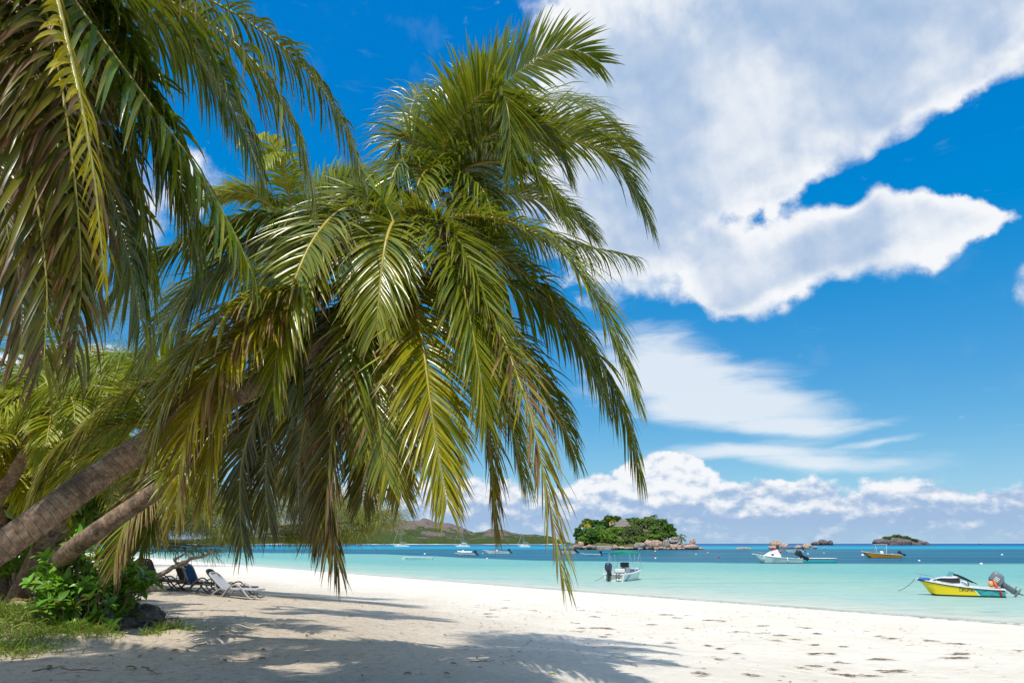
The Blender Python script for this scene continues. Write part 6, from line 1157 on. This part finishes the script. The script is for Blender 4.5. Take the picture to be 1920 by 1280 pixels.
for zx, zy, w, lab in ((40, 82, 12, None), (30, 96, 12, None), (45, 106, 22, None), (90, 75, 10, None), (95, 49, 10, None), (188, 84, 16, None), (355, 84, 12, None), (415, 89, 10, None), (400, 106, 18, None), (332, 128, 18, None), (350, 146, 22, None), (345, 158, 18, None), (428, 148, 38, 'longest thin seaweed clump just right of the hanging frond tip'), (432, 177, 12, None), (457, 170, 8, None),
        (660, 99, 22, None), (738, 102, 12, None), (698, 110, 14, None), (820, 119, 36, None), (850, 124, 16, None), (614, 134, 16, None), (742, 148, 10, None), (1000, 138, 18, None), (995, 165, 18, None), (920, 160, 20, None), (1148, 146, 18, None), (1190, 166, 20, None), (1060, 172, 20, None), (1115, 187, 18, None), (1035, 190, 20, None), (1190, 205, 14, None), (672, 199, 22, None), (797, 208, 12, None), (846, 220, 10, None), (845, 258, 14, None), (912, 237, 10, None),
        (1205, 237, 42, 'long dark seaweed clump in the middle of the bright sand'), (1450, 183, 28, None), (1412, 176, 8, None), (1595, 192, 20, None), (1672, 201, 32, None), (1690, 238, 34, None), (1685, 252, 40, None), (1420, 258, 36, None), (1460, 300, 44, 'long seaweed clump lowest on the right of the beach'), (1295, 313, 34, None), (1375, 315, 26, None), (1185, 281, 20, None), (1270, 268, 22, None), (1240, 294, 10, None), (1135, 288, 12, None), (1620, 113, 16, 'dark seaweed clump in the wash below the yellow boat'), (1670, 118, 12, None), (1560, 110, 8, None), (960, 315, 14, None), (780, 308, 14, None), (1905, 226, 12, None), (1290, 212, 14, None)):
    weed_clump(*pz(zx, zy), w, lab or 'flat clump of dry brown seaweed lying on the white sand', w > 28)
k = 1500; t = np.c_[rng.uniform(-9, 14, k), rng.uniform(6.5, 34, k)]; t = t[(shore(t[:, 0], t[:, 1]) > 3) & (fbm(t[:, 0]*.5, t[:, 1]*.5, 91, 3) > -.12)]; k = len(t)
a = rng.uniform(0, 6.28, k); dd = np.c_[np.cos(a), np.sin(a), np.zeros(k)+.05]
V, F, C = leaflets(np.c_[t, gz(t[:, 0], t[:, 1])+.012], dd, np.tile([0, 0, 1.], (k, 1)), rng.gamma(3, .025, k)+.03, rng.uniform(.012, .045, k), np.zeros(k)+.1, 2, .2)
tag(link_mesh('beach_debris', V, F, M['weed'], None, True), 'tiny scraps of dry weed and bark strewn over the sand', kind='stuff')
def twig(px, py, px2, py2, r=.007, label='thin dry twig lying on the shaded sand'):
    a, b = ground_px(px, py), ground_px(px2, py2); P = []
    for t in np.linspace(0, 1, 8):
        p = a+(b-a)*t+np.array([rng.normal(0, .03), rng.normal(0, .03), 0]); p[2] = float(gz(p[0], p[1]))+r; P.append(p-a)
    mb = MB(); mb.tube(P, [r, r*.8, r*.4], 6); q = P[4]; mb.tube([q, q+np.array([.12, rng.uniform(-.1, .1), .03])], [r*.6, r*.2], 5)
    o = mb.build('twig', M['drymid']); o.location = tuple(a); tag(o, label, 'twig', 'twigs on the sand')
for t in ((60, 1258, 120, 1250), (120, 1251, 190, 1258), (265, 1250, 300, 1262), (350, 1215, 395, 1206), (430, 1240, 480, 1233), (20, 1235, 70, 1232), (505, 1172, 540, 1168), (880, 1240, 930, 1237)): twig(*t)
def dry_leaf(px, py, s, label, cat='leaf', rgb=0, lift=.02, name='dry_leaf'):
    c = ground_px(px, py); k = 1; a = rng.uniform(0, 6.28); d = np.array([[math.cos(a), math.sin(a), .25]])
    V, F, C = leaflets(np.array([[0, 0, lift]]), d, np.array([[.2, .1, 1.]]), np.array([s]), np.array([s*.5]), np.array([.5]), 6, .2, np.array([.9]), np.array([1.3 if rgb == 0 else 0.]), rng.random(1), np.array([.8]))
    o = link_mesh(name, V, F, M['broad_leaf'], None, True, {'leaf': ('FLOAT_VECTOR', C)}); o.location = tuple(c); tag(o, label, cat, 'fallen leaves on the sand')
for k in range(20): dry_leaf(rng.uniform(-5, 45), rng.uniform(1168, 1200), rng.uniform(.14, .26), 'curled brown dry leaf in the litter at the left edge of the grass')
for k in range(26): dry_leaf(rng.uniform(200, 1000), rng.uniform(1190, 1275), rng.uniform(.06, .12), 'small brown dry leaf lying on the shaded sand')
for k in range(14): dry_leaf(rng.uniform(260, 760), rng.uniform(1110, 1165), rng.uniform(.08, .15), 'small brown dry leaf on the sand near the loungers')
dry_leaf(1029, 1267, .12, 'yellow fallen leaf at the edge of the palm shadow', rgb=1)
dry_leaf(95, 1250, .12, 'reddish brown leaf lying among twigs at the bottom left')
for (px, py, px2, py2, lab) in ((70, 1178, 66, 1146, 'upright dry brown leaf stub standing in the grass'), (20, 1128, 70, 1095, 'dead frond stalks heaped behind the grass at the left edge'), (-20, 1120, 30, 1080, 'dry frond heap at the left edge under the thick trunk'), (10, 1115, 60, 1108, 'fallen brown frond lying against the second trunk')):
    a = ground_px(px, py); e = empty('fallen_frond', a); tag(e, lab, 'dead frond', 'dead palm fronds on the mound')
    frond(e, [a+np.array([0, 0, .02]), (a+at(px2, py2, a[1]))/2+np.array([0, 0, .06]), at(px2, py2, a[1])], n=22, L=.3 if px2 > 66 or px2 < 60 else .14, w=.04, droop=1.2, brown=1.2, dead=1.0, K=4, rr=.03)
